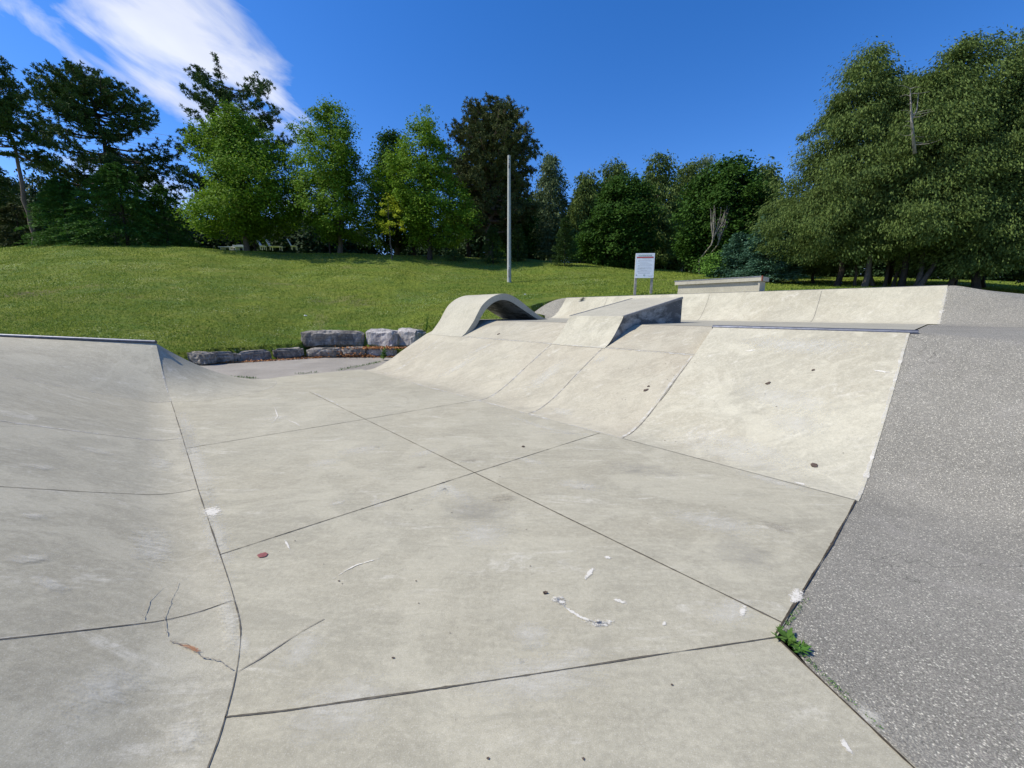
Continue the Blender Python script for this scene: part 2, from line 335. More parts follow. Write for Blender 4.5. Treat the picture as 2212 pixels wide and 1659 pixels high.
# ------------------------------------------------------------------ profiles of the ramps (b,z)
PB=np.array([(4.34,0),(4.55,.022),(4.75,.085),(4.94,.17),(5.2,.31),(5.43,.45),(5.9,.715),(6.30,.935)])
PB2=np.array([(6.30,.935),(6.45,.99),(6.7,1.10),(7.0,1.235),(7.3,1.335),(7.38,1.345)])
PQ=np.array([(4.34,0),(4.55,.022),(4.75,.085),(4.94,.17),(5.2,.31),(5.43,.44),(5.9,.72),(6.26,.935),(6.55,1.13),(6.8,1.285),(6.90,1.345)])
ZD=1.345
PF=np.array([(11.9,ZD),(12.05,ZD+.03),(12.2,ZD+.12),(12.35,ZD+.27),(12.5,ZD+.47),(12.62,ZD+.66),(12.7,ZD+.80)])
ZT=ZD+.80
def catm(p,n=6):
    p=np.asarray(p,float); q=np.vstack([2*p[0]-p[1],p,2*p[-1]-p[-2]]); out=[]
    for i in range(1,len(q)-2):
        for t in np.linspace(0,1,n,endpoint=False):
            out.append(.5*((2*q[i])+(-q[i-1]+q[i+1])*t+(2*q[i-1]-5*q[i]+4*q[i+1]-q[i+2])*t*t+(-q[i-1]+3*q[i]-3*q[i+1]+q[i+2])*t**3))
    out.append(q[-2]); return np.array(out)
cPB,cPB2,cPQ,cPF=catm(PB,4),catm(PB2,4),catm(PQ,4),catm(PF,4)
def zprof(b,qp=False):
    b=np.asarray(b,float)
    pts=np.vstack([cPQ,[[11.9,ZD]],cPF[1:]]) if qp else np.vstack([cPB,cPB2[1:],[[11.9,ZD]],cPF[1:]])
    return np.interp(b,pts[:,0],pts[:,1])
def strip(acc,path,surf,w,m,jag=.25,lift=.0035,step=.022,seed=0):
    """thin ragged line following a surface; path in (a,b)"""
    r=np.random.default_rng(seed); path=np.asarray(path,float)
    seg=np.linalg.norm(np.diff(path,axis=0),axis=1); L=np.concatenate([[0],np.cumsum(seg)])
    n=max(3,int(L[-1]/step)); t=np.linspace(0,L[-1],n)
    a=np.interp(t,L,path[:,0]);b=np.interp(t,L,path[:,1])
    da=np.gradient(a);db=np.gradient(b);ln=np.hypot(da,db)+1e-9
    wob=np.cumsum(r.normal(0,.10,n)); wob-=np.linspace(wob[0],wob[-1],n); wob*=w*jag*.8
    kk=max(4,int(L[-1]/.16)); ww=w*.5*(1+jag*1.5*np.interp(t,np.linspace(0,L[-1],kk),r.normal(0,.6,kk))+.22*r.normal(0,.5,n)).clip(.3,2.)
    ch=r.random(n)<.012; ww=np.where(ch,ww*1.9,ww)
    rows=[]
    for sgn in (-1,1):
        aa=a-db/ln*(sgn*ww+wob);bb=b+da/ln*(sgn*ww+wob)
        z=surf(aa,bb)+lift
        rows.append(np.outer(aa,A)+np.outer(bb,B)+np.outer(z,[0,0,1]))
    acc.grid(np.stack(rows),m,flip=True)
# ------------------------------------------------------------------ concrete floor
TOE=catm(np.array([(9.34,.17),(7,.17),(4.47,.17),(3.13,.18),(2.53,.18),(2.23,.165),(1.97,.11),(1.76,.045),(1.58,-.03),(1.2,-.22),(.4,-.75),(-1.0,-1.9)]),5)
HT=catm(np.array([(9.34,.17),(9.06,.5),(9.0,.95),(9.25,1.43),(9.73,1.86),(10.41,2.08),(11.0,2.02)]),5)
flat=lambda a,b: np.zeros_like(np.asarray(a,float))
acc=Acc()
edge=[(-3.4,-.05),(-.12,1.84),(.39,2.14),(.37,4.34),(10.8,4.34),(11.0,4.3)]
loop=[tuple(x) for x in TOE[::-1]]+[tuple(x) for x in HT[1:]]+[(11.12,2.4),(11.14,3.5),(11.05,4.34)]+[(x,y) for x,y in edge[::-1][1:]]
LP=np.array(loop)
acc.poly([AB(x,y,0) for x,y in LP])
n=len(LP); top=np.array([AB(x,y,0) for x,y in LP]); bot=top-np.array([0,0,.15])
i=np.arange(n);j=(i+1)%n
acc.add(np.concatenate([top,bot]),np.stack([i,i+n,j+n,j],-1))
J,JF,JW=1,2,3
strip(acc,[(.40,2.27),(3.07,2.27),(8.6,2.28)],flat,.008,J,seed=1); strip(acc,[(7.0,2.31),(8.6,2.33)],flat,.022,JW,.9,.003,.02,seed=90)
strip(acc,[(3.10,.18),(3.06,2.27),(3.0,4.32)],flat,.007,J,seed=2)
strip(acc,[(.39,2.14)]+[tuple(toab(atz(u,v,0))) for u,v in ((1400,1418),(1180,1453),(860,1500),(620,1535),(486,1550))],flat,.0065,J,.4,seed=3)
strip(acc,[(5.95,.17),(5.80,2.2),(5.72,4.32)],flat,.009,JF,seed=4)
strip(acc,TOE[:-1],flat,.0055,J,.4,seed=5)
strip(acc,HT[3:],flat,.012,JW,.8,seed=8)
strip(acc,[tuple(toab(atz(u,v,0))) for u,v in ((513,1452),(560,1425),(610,1392),(660,1360),(700,1338))],flat,.004,5,1.2,seed=9)
strip(acc,[(.37,4.34),(2.66,4.34)],flat,.008,JF,seed=10)
strip(acc,[(2.66,4.35),(4.5,4.33),(7.2,4.34),(9.6,4.37)],flat,.035,JW,.9,.0025,.02,seed=11)
strip(acc,[(.40,2.15),(.375,3.2),(.37,4.33)],flat,.008,4,.5,.003,.02,seed=12)
strip(acc,[(.38,2.13),(-.12,1.83),(-3.3,-.06)],flat,.008,4,.5,.003,.02,seed=13)
floor=acc.build('concrete_floor',[M['floor'],M['joint'],M['jointfaint'],M['white_joint'],M['dirt'],M['crack']])
tag(floor,kind='structure')
# ------------------------------------------------------------------ left bank
zl=np.array([(0,0),(.15,.008),(.3,.04),(.42,.085),(.71,.20),(1.09,.36),(1.45,.51),(1.81,.665),(2.6,1.0),(3.0,1.16)])
zL=lambda s_: np.interp(s_,catm(zl,4)[:,0],catm(zl,4)[:,1])
Tp=TOE; d=np.gradient(Tp,axis=0); d/=np.linalg.norm(d,axis=1)[:,None]
N=np.stack([-d[:,1],d[:,0]],-1); N=np.where((N[:,1]>0)[:,None],-N,N)
N[:]=N*np.array([.5,1]); N/=np.linalg.norm(N,axis=1)[:,None]
S=np.concatenate([np.linspace(0,.6,10),np.linspace(.75,3.,14)])
G=np.zeros((len(Tp),len(S),3))
for k,(p,nn) in enumerate(zip(Tp,N)):
    for q,s_ in enumerate(S): G[k,q]=AB(p[0]+nn[0]*s_,p[1]+nn[1]*s_,float(zL(s_)))
acc=Acc().grid(G,0)
G2=np.stack([G[:,-1],G[:,-1]+np.outer(np.ones(len(Tp)),-B*.9),G[:,-1]+np.outer(np.ones(len(Tp)),-B*.9-np.array([0,0,1.6]))],1); acc.grid(G2,0)
def leftstrip(k0,w,m,seed,lift=.003,s1=2.9,shift=0.):
    r=np.random.default_rng(seed); ss=np.linspace(0.01,s1,60); p=Tp[k0];nn=N[k0]
    rows=[]
    wob=np.cumsum(r.normal(0,.1,60))*w*.5; ww=w*.5*(1+.6*r.normal(0,.5,60)).clip(.3,2.4)
    for sg in (-1,1): rows.append([AB(p[0]+nn[0]*x+shift*x+sg*ww[q]+wob[q],p[1]+nn[1]*x,float(zL(x))+lift) for q,x in enumerate(ss)])
    acc.grid(np.array(rows),m,flip=False)
def kof(a_): return int(np.argmin(np.abs(Tp[:,0]-a_)))
leftstrip(kof(4.47),.006,1,21); leftstrip(kof(2.53),.006,1,22); leftstrip(kof(2.53),.014,2,25,.0022)
leftstrip(kof(6.6),.05,2,23); leftstrip(kof(6.6),.008,3,24)
lb=thing('concrete_bank',AB(4.5,.17,0),'long low concrete bank rising to the left of the flat floor','ramp')
acc.build('bank_face',[M['left'],M['joint'],M['white_joint'],M['jointfaint']],lb,True)
# ------------------------------------------------------------------ corner quarter pipe, far left
t_=np.linspace(0,1,16)
zc=lambda t: .97*(.25*t+.75*t**1.75)
hip=np.array([AB(9.34+1.56*t,.17-.07*t,zc(t)) for t in t_])
sl=np.linspace(0,2.7,18)
cr=toab(atz(337,741,.97)); c2=toab(atz(0,727,1.12))
def cop(f): return np.array([cr[0]+(c2[0]-cr[0])*f,cr[1]+(c2[1]-cr[1])*f,.97+.15*f])
G=np.zeros((len(sl),len(t_),3))
for k,x in enumerate(sl):
    f=x/2.7*1.18; c_=cop(f); a0,b0,z0=9.34,.17-x,float(zL(x))
    for q,t in enumerate(t_):
        base=AB(a0+(c_[0]-a0)*t,b0+(c_[1]-b0)*t,0)
        z=z0+(c_[2]-z0)*(.25*t+.75*t**1.75) if True else 0
        base[2]=z; G[k,q]=base
acc=Acc().grid(G,0,flip=True)
# face turning down to the right
HTi=np.linspace(0,1,14)
rows=[]
for q,t in enumerate(t_):
    a_=9.34+1.56*t
    far=HT[np.argmin(np.abs(np.linspace(0,1,len(HT))-t))]
    h0=hip[q]; 
    bt=np.array([AB(far[0],far[1],0)])[0]
    row=[]
    for w in HTi:
        p=h0*(1-w)+bt*w; p[2]=h0[2]*(1-w)**1.9+.001; row.append(p)
    rows.append(row)
acc.grid(np.array(rows),1,flip=True)
# back of the mound, deck and skirt behind the pipe
last=np.array(rows[-1]); sk=np.stack([last,last+A*.02-np.array([0,0,1.2])]); acc.grid(sk,0)
cl=np.array([AB(*cop(x/2.7*1.18)) for x in sl]); dk=cl+A*.30; acc.grid(np.stack([cl,dk]),0,flip=True)
acc.grid(np.stack([dk,dk-np.array([0,0,1.4])]),0,flip=True)
acc.add([cl[0],dk[0],dk[0]-np.array([0,0,1.4]),last[0]-np.array([0,0,1.2])],np.array([[0,1,2,3]]))
r9=np.random.default_rng(4)
hs=[];
for q in range(len(hip)-1):
    for f in (0,.5): hs.append(hip[q]*(1-f)+hip[q+1]*f)
hs=np.array(hs); wv=.014*(1+.7*r9.normal(0,.6,len(hs))).clip(.3,2.5)
acc.grid(np.stack([hs-np.outer(wv,B)+[0,0,.008],hs+np.outer(wv,B)*.6+[0,0,.008]]),2,flip=False)
j0=np.array([AB(9.34,.17-x,float(zL(x))+.006) for x in np.linspace(0,2.6,50)]); wv=.013*(1+.8*r9.normal(0,.6,50)).clip(.2,2.5)
acc.grid(np.stack([j0-np.outer(wv,A),j0+np.outer(wv,A)]),2)
lq=thing('quarter_pipe',AB(10.5,-.8,0),'grey corner quarter pipe at far left with steel coping, lawn behind it','ramp')
acc.build('ramp_face',[M['left'],M['left'],M['white_joint']],lq,True)
Acc().tube([cl[0]+[0,0,.022]-A*.0,AB(*cop(1.18))+[0,0,.022]],.034,14).build('coping',M['steel'],lq,True)
# ------------------------------------------------------------------ main quarter pipe (right)
qp=thing('quarter_pipe',AB(1.5,5.5,0),'pale quarter pipe with long steel coping, beside the asphalt slope','ramp')
acc=Acc()
av=np.linspace(.35,2.66,24)
G=np.array([[AB(a_,b_,z_) for b_,z_ in cPQ] for a_ in av])
acc.grid(G,0,flip=True)
for a_,fl in ((.35,False),(2.66,True)):
    E_=np.array([AB(a_,b_,z_) for b_,z_ in cPQ]); acc.grid(np.stack([E_,E_-np.array([0,0,.35])]),0,flip=fl)
# pale worn strips down both edges
def edgestrip(acc,a_,prof,w,m,seed,lift=.003):
    r=np.random.default_rng(seed); n=60
    b_=np.linspace(prof[0,0],prof[-1,0]-.03,n); z_=np.interp(b_,prof[:,0],prof[:,1])+lift
    ww=w*.5*(1+.9*r.normal(0,.5,n)).clip(.25,2.8)
    acc.grid(np.stack([[AB(a_-ww[k],b_[k],z_[k]) for k in range(n)],[AB(a_+ww[k]*.9,b_[k],z_[k]) for k in range(n)]]),m,flip=False)
edgestrip(acc,.365,cPQ,.028,1,31)
acc.build('ramp_face',[M['ramp'],M['white_joint'],M['jointfaint']],qp,True)
Acc().tube([AB(.28,6.93,1.347),AB(2.68,6.93,1.347)],.034,16).build('coping',M['steel'],qp,True)
# ------------------------------------------------------------------ centre banks
cb=thing('concrete_bank',AB(6,5.3,0),'wide tan concrete bank in two pitches below the arch and wedge','ramp')
acc=Acc(); av=np.linspace(2.66,10.8,60)
acc.grid(np.array([[AB(a_,b_,z_) for b_,z_ in cPB] for a_ in av]),0,flip=True)
E_=np.array([AB(10.8,b_,z_) for b_,z_ in cPB]); acc.grid(np.stack([E_,E_-np.array([0,0,1.])]),0,flip=True)
for a_,w_,mm,sd in ((5.66,.012,1,41),(4.38,.012,1,42),(5.66,.05,2,43),(4.38,.035,2,44),(9.75,.04,2,46),(2.672,.010,1,47),(2.70,.03,2,48)): edgestrip(acc,a_,cPB,w_,mm,sd,.003 if mm==1 else .002)
nL=np.linspace(2.68,8.9,160); r=np.random.default_rng(5); ww=.018*(1+.8*r.normal(0,.5,160)).clip(.2,2.2)
acc.grid(np.stack([[AB(x,6.285-ww[k],.935-ww[k]*.55+.003) for k,x in enumerate(nL)],[AB(x,6.295,.940) for x in nL]]),2,flip=False)
acc.build('lower_bank',[M['bank'],M['jointfaint'],M['white_joint']],cb,True)
acc=Acc(); acc.grid(np.array([[AB(a_,b_,z_) for b_,z_ in cPB2] for a_ in av]),0,flip=True)
E_=np.array([AB(10.8,b_,z_) for b_,z_ in cPB2]); acc.grid(np.stack([E_,E_-np.array([0,0,1.])]),0,flip=True)
E_=np.array([AB(2.66,b_,z_) for b_,z_ in cPB2]); acc.grid(np.stack([E_,E_-np.array([0,0,.3])]),0)
acc.grid(np.array([[AB(a_,7.33,z) for z in (1.349,)]+[AB(a_,7.38,1.3485)] for a_ in np.linspace(2.7,8.8,30)]),1,flip=True)
strip(acc,[(2.66,6.305),(10.6,6.305)],lambda a,b: zprof(b),.009,1,seed=49)
acc.build('upper_bank',[M['bank'],M['jointfaint']],cb,True)
# ------------------------------------------------------------------ upper deck
acc=Acc(); dz=np.array([0,0,.12])
acc.poly([AB(.37,6.9,ZD),AB(.37,11.9,ZD),AB(10.75,11.9,ZD),AB(10.75,7.38,ZD),AB(2.66,7.38,ZD),AB(2.66,6.9,ZD)][::-1])
q=[AB(10.75,11.9,ZD),AB(10.75,7.38,ZD)]; acc.add([q[0],q[1],q[1]-[0,0,.9],q[0]-[0,0,.9]],np.array([[0,1,2,3]]))
q=[AB(2.66,7.38,ZD),AB(2.66,6.9,ZD)]; acc.add([q[0],q[1],q[1]-[0,0,.5],q[0]-[0,0,.5]],np.array([[0,1,2,3]]))
strip(acc,[(2.66,7.4),(2.62,11.9)],lambda a,b: np.full_like(np.asarray(a,float),ZD),.01,1,seed=51)
strip(acc,[(7.2,7.4),(7.1,11.9)],lambda a,b: np.full_like(np.asarray(a,float),ZD),.01,1,seed=52)
tag(acc.build('upper_deck',[M['deck'],M['jointfaint']]),kind='structure')
# ------------------------------------------------------------------ far quarter bank
fb=thing('concrete_bank',AB(5.5,12.2,ZD),'long pale curved concrete bank along the back of the upper deck','ramp')
acc=Acc(); av=np.linspace(.2,10.95,50)
acc.grid(np.array([[AB(a_-(.25*(b_-11.9)/.8 if a_>10 else 0),b_,z_) for b_,z_ in cPF] for a_ in av]),0,flip=True)
acc.grid(np.array([[AB(a_,12.70,ZT),AB(a_,12.78,ZT+.012),AB(a_,15.0,ZT+.0)] for a_ in (.2,10.7)]),0,flip=True)
acc.grid(np.array([[AB(a_,15.0,ZT+.0),AB(a_,15.0,ZT-.8)] for a_ in (.2,10.7)]),0,flip=True)
for a_,sd in ((5.08,61),(2.36,62),(8.7,63)):
    r=np.random.default_rng(sd); n=40; t=np.linspace(0,1,n); b_=11.92+.76*t; z_=np.interp(b_,cPF[:,0],cPF[:,1])+.003
    aa=a_-.0*t+.01*np.cumsum(r.normal(0,.1,n)); w=.0055
    acc.grid(np.stack([[AB(aa[k]-w,b_[k],z_[k]) for k in range(n)],[AB(aa[k]+w,b_[k],z_[k]) for k in range(n)]]),1,flip=False)
edgestrip(acc,.215,cPF,.05,2,64)
acc.grid(np.array([[AB(a_,12.704,ZT+.004),AB(a_,12.775,ZT+.015)] for a_ in np.linspace(.2,10.7,20)]),3,flip=True)
acc.build('bank_face',[M['ramp'],M['jointfaint'],M['white_joint'],M['edge']],fb,True)
# ------------------------------------------------------------------ arch
outer=catm(np.array([(6.27,.925),(6.42,1.03),(6.56,1.18),(6.71,1.36),(6.84,1.56),(7.02,1.79),(7.32,1.99),(7.70,2.105),(8.06,2.085),(8.51,1.90),(9.0,1.62),(9.45,1.42),(9.72,1.352)]),4)
inner=catm(np.array([(6.58,1.03),(6.71,1.13),(6.82,1.25),(6.96,1.45),(7.14,1.66),(7.40,1.84),(7.70,1.93),(8.06,1.89),(8.51,1.69),(9.0,1.46),(9.25,1.352)]),4)
prof=[tuple(x) for x in outer]+[tuple(x) for x in inner[::-1]]
acc=Acc(); a0,a1=8.93,10.65
def ribbon(acc,line,a0,a1,m,flip):
    acc.grid(np.array([[AB(a_,b_,z_) for b_,z_ in line] for a_ in np.linspace(a0,a1,8)]),m,flip)
ribbon(acc,outer,a0,a1,0,True)
def endcap(acc,o,i_,a_,m,flip):
    k=60; to=np.linspace(0,1,k)
    def rs(l):
        L=np.concatenate([[0],np.cumsum(np.linalg.norm(np.diff(l,axis=0),axis=1))]); L/=L[-1]
        return np.stack([np.interp(to,L,l[:,0]),np.interp(to,L,l[:,1])],-1)
    o2,i2=rs(o),rs(i_)
    acc.grid(np.stack([[AB(a_,*p) for p in o2],[AB(a_,*p) for p in i2]]),m,flip)
ac=thing('concrete_arch',AB(9.8,7.6,.94),'humped concrete arch bridging the bank, dark hollow beneath it','ramp')
acc.build('riding_surface',[M['cast']],ac,True)
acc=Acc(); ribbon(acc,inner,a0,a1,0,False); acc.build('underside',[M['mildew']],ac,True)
acc=Acc(); endcap(acc,outer,inner,a0,0,True); endcap(acc,outer,inner,a1,0,False); acc.build('end_face',[M['cast']],ac)
# ------------------------------------------------------------------ wedge box with a kicker
wd=thing('wedge_ramp',AB(5,7.9,.94),'wedge shaped concrete kicker box with steel edges, mildewed side','ramp')
wt=catm(np.array([(6.27,.925),(6.42,1.02),(6.55,1.135),(6.69,1.29),(6.79,1.41),(6.86,1.51)]),4)
top2=np.array([(6.86,1.51),(7.5,1.62),(8.4,1.775),(9.30,1.93)])
acc=Acc(); ribbon(acc,wt,4.33,5.66,0,True); acc.build('kicker_face',[M['ramp']],wd,True)
acc=Acc(); ribbon(acc,top2,4.33,5.66,0,True); acc.build('sloped_top',[M['cast']],wd)
full=[tuple(x) for x in wt]+[tuple(x) for x in top2[1:]]
acc=Acc()
for a_,fl in ((4.33,True),(5.66,False)):
    up_=np.array(full); lo=np.stack([up_[:,0],zprof(up_[:,0])-.02],-1)
    acc.grid(np.stack([[AB(a_,*p) for p in up_],[AB(a_,*p) for p in lo]]),0,fl)
acc.add([AB(4.33,9.3,1.93),AB(5.66,9.3,1.93),AB(5.66,9.3,1.32),AB(4.33,9.3,1.32)],np.array([[0,1,2,3]]))
acc.build('side_wall',[M['mildew']],wd)
for a_ in (4.33,5.66):
    acc=Acc()
    for k in range(3):
        (b0,z0),(b1,z1)=top2[k],top2[k+1]
    G0=[AB(a_-.012 if a_<5 else a_+.012,b_,z_+.005) for b_,z_ in top2]; G1=[AB(a_+.035 if a_<5 else a_-.035,b_,z_+.005) for b_,z_ in top2]
    G2=[p-np.array([0,0,.045]) for p in G0]
    acc.grid(np.stack([G1,G0,G2]),0,flip=a_<5)
    acc.build('steel_edge',[M['edge']],wd)
# ------------------------------------------------------------------ ledge
ld=thing('grinding_ledge',AB(5.1,13.1,ZT),'long concrete ledge with overhanging cap, on top of the far bank','ledge')
acc=Acc()
def abbox(acc,a0,a1,b0,b1,z0,z1,m=0):
    M_=lambda V: np.array([AB(x,y,z) for x,y,z in V])
    acc.box((a0,b0,z0),(a1,b1,z1),m,M_)
ZB=ZT+.004
abbox(acc,3.86,6.22,12.98,13.42,ZB,ZB+.30); acc.build('base',[M['cast']],ld)
acc=Acc(); abbox(acc,3.87,6.21,12.945,12.978,ZB,ZB+.07); acc.build('bottom_strip',[M['cast']],ld)
acc=Acc(); abbox(acc,3.84,3.885,12.94,13.42,ZB,ZB+.298); acc.build('end_pier',[M['cast']],ld)
acc=Acc(); abbox(acc,3.78,6.30,12.90,13.50,ZB+.301,ZB+.42); acc.build('cap',[M['cast']],ld)
acc=Acc(); abbox(acc,3.80,6.32,12.893,12.96,ZB+.405,ZB+.434); acc.build('steel_edge',[M['edge']],ld)
acc=Acc(); abbox(acc,3.772,3.80,12.885,12.94,ZB+.30,ZB+.435); acc.build('rusty_corner',[M['rust']],ld)
# ------------------------------------------------------------------ asphalt apron and slope on the right
from math import erf
bs=np.concatenate([np.linspace(-4,4,50),np.linspace(4.05,13.6,140),np.linspace(13.8,19,20)])
kern=np.exp(-.5*(np.linspace(-1.5,1.5,31)/.45)**2);kern/=kern.sum()
fine_b=np.arange(-8,22,.1); fz=zprof(fine_b,True); fz=np.where(fine_b>12.75,ZT-np.clip((fine_b-12.75)*.06,0,.6),fz); fs=np.convolve(np.pad(fz,15,'edge'),kern,'valid')
ts=np.concatenate([np.linspace(0,1.2,26),np.linspace(1.3,4,28),np.linspace(4.3,12,26)])
G=np.zeros((len(bs),len(ts),3))
r=np.random.default_rng(3)
ph=r.uniform(0,6,(8,3))
def und(x,y):
    z=0
    for k in range(8):
        fr=.5*1.5**k*.6; z=z+np.sin(x*fr*np.cos(ph[k,0])+y*fr*np.sin(ph[k,0])+ph[k,1])*.016/(1+k*.7)
    return z
for k,b_ in enumerate(bs):
    ea=(.388-(b_-2.14)*.009 if b_<4.34 else .352) if b_>=2.14 else .388-(2.14-b_)*1.70
    if b_>11.9: ea=.20+.0*(b_)
    elif b_>11.5: ea=.365-(b_-11.5)/.4*.165
    w=smooth(ts/1.6)
    zz=(1-w)*np.interp(b_,fine_b,fz)+w*np.interp(b_,fine_b,fs)
    aa=ea-ts
    zz=zz+und(aa,b_)*smooth(ts/1.6)-.004*(1-smooth(ts/.10))-.003
    if b_>9: zz=zz-.13*np.clip(ts-.1,0,8)*smooth((b_-10.5)/1.5)
    else: zz=zz+0
    G[k]=np.outer(aa,A)+b_*B+np.outer(zz,[0,0,1])
acc=Acc().grid(G,0)
tag(acc.build('asphalt_ground',[M['asphalt']],None,True),kind='structure')
# asphalt flank at the left end of the far bank
acc=Acc(); G=[]
for f in np.linspace(0,1,18):
    row=[]
    for b_ in np.linspace(11.5,15.,24):
        z0=float(zprof(min(b_,12.7)))-.004-(.02*(b_-12.7) if b_>12.7 else 0); aa=10.93-(.25*np.clip((b_-11.9)/.8,0,1))+f*2.3
        z=z0-(z0-1.25)*(f**2.)+und(aa*2,b_*2)*.8*f
        row.append(AB(aa,b_,z))
    G.append(row)
acc.grid(np.array(G),0,flip=True)
tag(acc.build('asphalt_flank',[M['asphalt']],None,True),kind='structure')
# asphalt path beyond the floor
acc=Acc(); gx=np.linspace(10.4,19,30); gy=np.linspace(-7,6.3,40)
acc.grid(np.array([[AB(x,y,-.012+und(x*2,y*2)*.3) for y in gy] for x in gx]),0,flip=True)
tag(acc.build('path',[M['path']],None,True),kind='structure')
# ------------------------------------------------------------------ terrain
cols=[ # u, [(distance, height) ...]
(-500,[(9,.1),(12,.8),(20,3.0),(30,5.8),(36,7.0),(50,7.5),(90,8.)]),
(0,   [(9,.1),(12,.85),(20,3.0),(30,5.9),(34,'527'),(50,7.6),(90,8.)]),
(200, [(9,.1),(12,.55),(20,3.1),(29,6.0),(33,'523'),(50,7.6),(90,8.)]),
(400, [(9,.0),(12.0,.36),(20,2.8),(29,5.8),(33,'529'),(50,7.4),(90,8.)]),
(545, [(9,.0),(13.3,.36),(20,2.6),(29,5.4),(33.5,'538'),(50,7.2),(90,8.)]),
(640, [(9,.0),(14.1,.36),(20,2.4),(29,5.0),(34,'541'),(50,7.0),(90,8.)]),
(700, [(9,.0),(14.6,.62),(20,2.35),(29,5.0),(34.5,'542'),(50,7.0),(90,8.)]),
(850, [(9,.0),(14.8,.72),(20,2.3),(29,4.9),(35,'544'),(50,6.9),(90,8.)]),
(930, [(9,.0),(12.5,.75),(15,1.05),(20,2.2),(29,4.5),(36,'547'),(50,7.0),(90,8.)]),
(1100,[(9,.0),(12.5,1.0),(15,1.33),(18,1.85),(25,'614'),(33,5.3),(38,'554'),(50,7.2),(90,8.)]),
(1230,[(9,.0),(13.5,1.1),(16,1.55),(18,2.0),(25,3.5),(32,5.2),(37,'565'),(50,6.6),(90,7.5)]),
(1400,[(9,.3),(14,1.5),(15.5,2.05),(17,2.32),(25,3.6),(33,'579'),(50,5.9),(90,7)]),
(1550,[(8,.3),(12,1.5),(14,2.08),(16,2.3),(22,3.3),(28,'592'),(50,5.2),(90,6.5)]),
(1700,[(8,.5),(11.5,1.7),(13,2.1),(16,2.35),(20,2.9),(30,4.1),(50,4.8),(90,6)]),
(1850,[(7,.8),(10,1.7),(11.5,2.1),(15,2.35),(20,2.85),(30,4.1),(50,4.8),(90,6)]),
(2045,[(7,.8),(10,1.7),(11.5,1.95),(15,2.25),(20,2.7),(30,3.9),(50,4.8),(90,6)]),
(2300,[(7,.8),(9.5,1.2),(11.5,1.5),(15,1.9),(20,2.5),(30,3.6),(50,4.8),(90,6)]),
(2900,[(7,.5),(9.5,.6),(11.5,1.0),(15,1.4),(20,2.2),(30,3.4),(50,4.8),(90,6)])]
DD=np.concatenate([np.arange(6,24,.2),np.arange(24,60,.6),np.array([65,72,80,90])])
qs=[];tab=[]
for u,l in cols:
    qs.append((u-1106)/874.)
    pts=[(d_,(atd(u,float(z_),d_)[2] if isinstance(z_,str) else z_)) for d_,z_ in l]
    x,y=np.array(pts).T; zz=np.interp(DD,x,y)
    k=np.exp(-.5*(np.arange(-8,9)/3.)**2);k/=k.sum()
    zs=np.convolve(np.pad(zz,8,'edge'),k,'valid'); tab.append(zs)
qs=np.array(qs);tab=np.array(tab)
def terr(x,y):
    x=np.asarray(x,float);y=np.asarray(y,float)
    yy=np.maximum(y,.5); q=np.clip(x/yy,qs[0],qs[-1]); k=np.clip(np.searchsorted(qs,q)-1,0,len(qs)-2)
    t=smooth((q-qs[k])/(qs[k+1]-qs[k]))*.6+((q-qs[k])/(qs[k+1]-qs[k]))*.4
    D=np.clip(yy,DD[0],DD[-1]); di=np.clip(np.searchsorted(DD,D)-1,0,len(DD)-2); dt=(D-DD[di])/(DD[di+1]-DD[di])
    f=lambda kk: tab[kk,di]*(1-dt)+tab[kk,di+1]*dt
    z=f(k)*(1-t)+f(k+1)*t
    z=z+.05*np.sin(x*.7+y*.33)*np.sin(y*.53-x*.2)*smooth((yy-13)/8)
    side=smooth((np.abs(x)/yy-5)/6); z=z*(1-side)+side*(-.3)
    z=np.where(y<.5,-.3,z)
    aa=x*A[0]+y*A[1]; bb=x*B[0]+y*B[1]
    # the ground is dug away below the skate park
    dig=((aa<10.6)&(aa>-11)&(bb<14.8)&(bb>-1.))|((aa<12.5)&(bb<14.4)&(bb>11.5)&(aa>0))|((aa<10.9)&(bb<-1.)&(bb>-4)&(aa>-3))
    z=np.where(dig,-.6,z)
    wy=np.interp(x,[-14,-10.2,-9.64,-8.84,-8.12,-7.38,-6.07,-4.48,-3.4],[10.5,11.3,11.81,12.78,13.51,14.1,14.15,14.2,14.2])
    inw=(x>-13)&(x<-2.6)&(aa>10.5)
    z=np.where(inw&(y<wy+.30),-.3,z)
    z=np.where(inw&(y>=wy+.30)&(y<15.1)&(x>-7.6),np.minimum(z,.22),z)
    return z
thx=np.concatenate([np.linspace(-85,85,420),np.linspace(88,272,30)]); rr=np.concatenate([[.5,3],np.arange(6,24,.16),np.arange(24,60,.5),np.array([64,70,80,100,150,250,400,700])])
T_,R_=np.meshgrid(np.radians(thx),rr,indexing='ij'); X_=R_*np.sin(T_);Y_=R_*np.cos(T_)
Z_=terr(X_,Y_); 
acc=Acc(); g=np.stack([X_,Y_,Z_],-1); acc.grid(g,0)
ground=acc.build('ground',[M['lawn']],None,True); tag(ground,kind='structure')
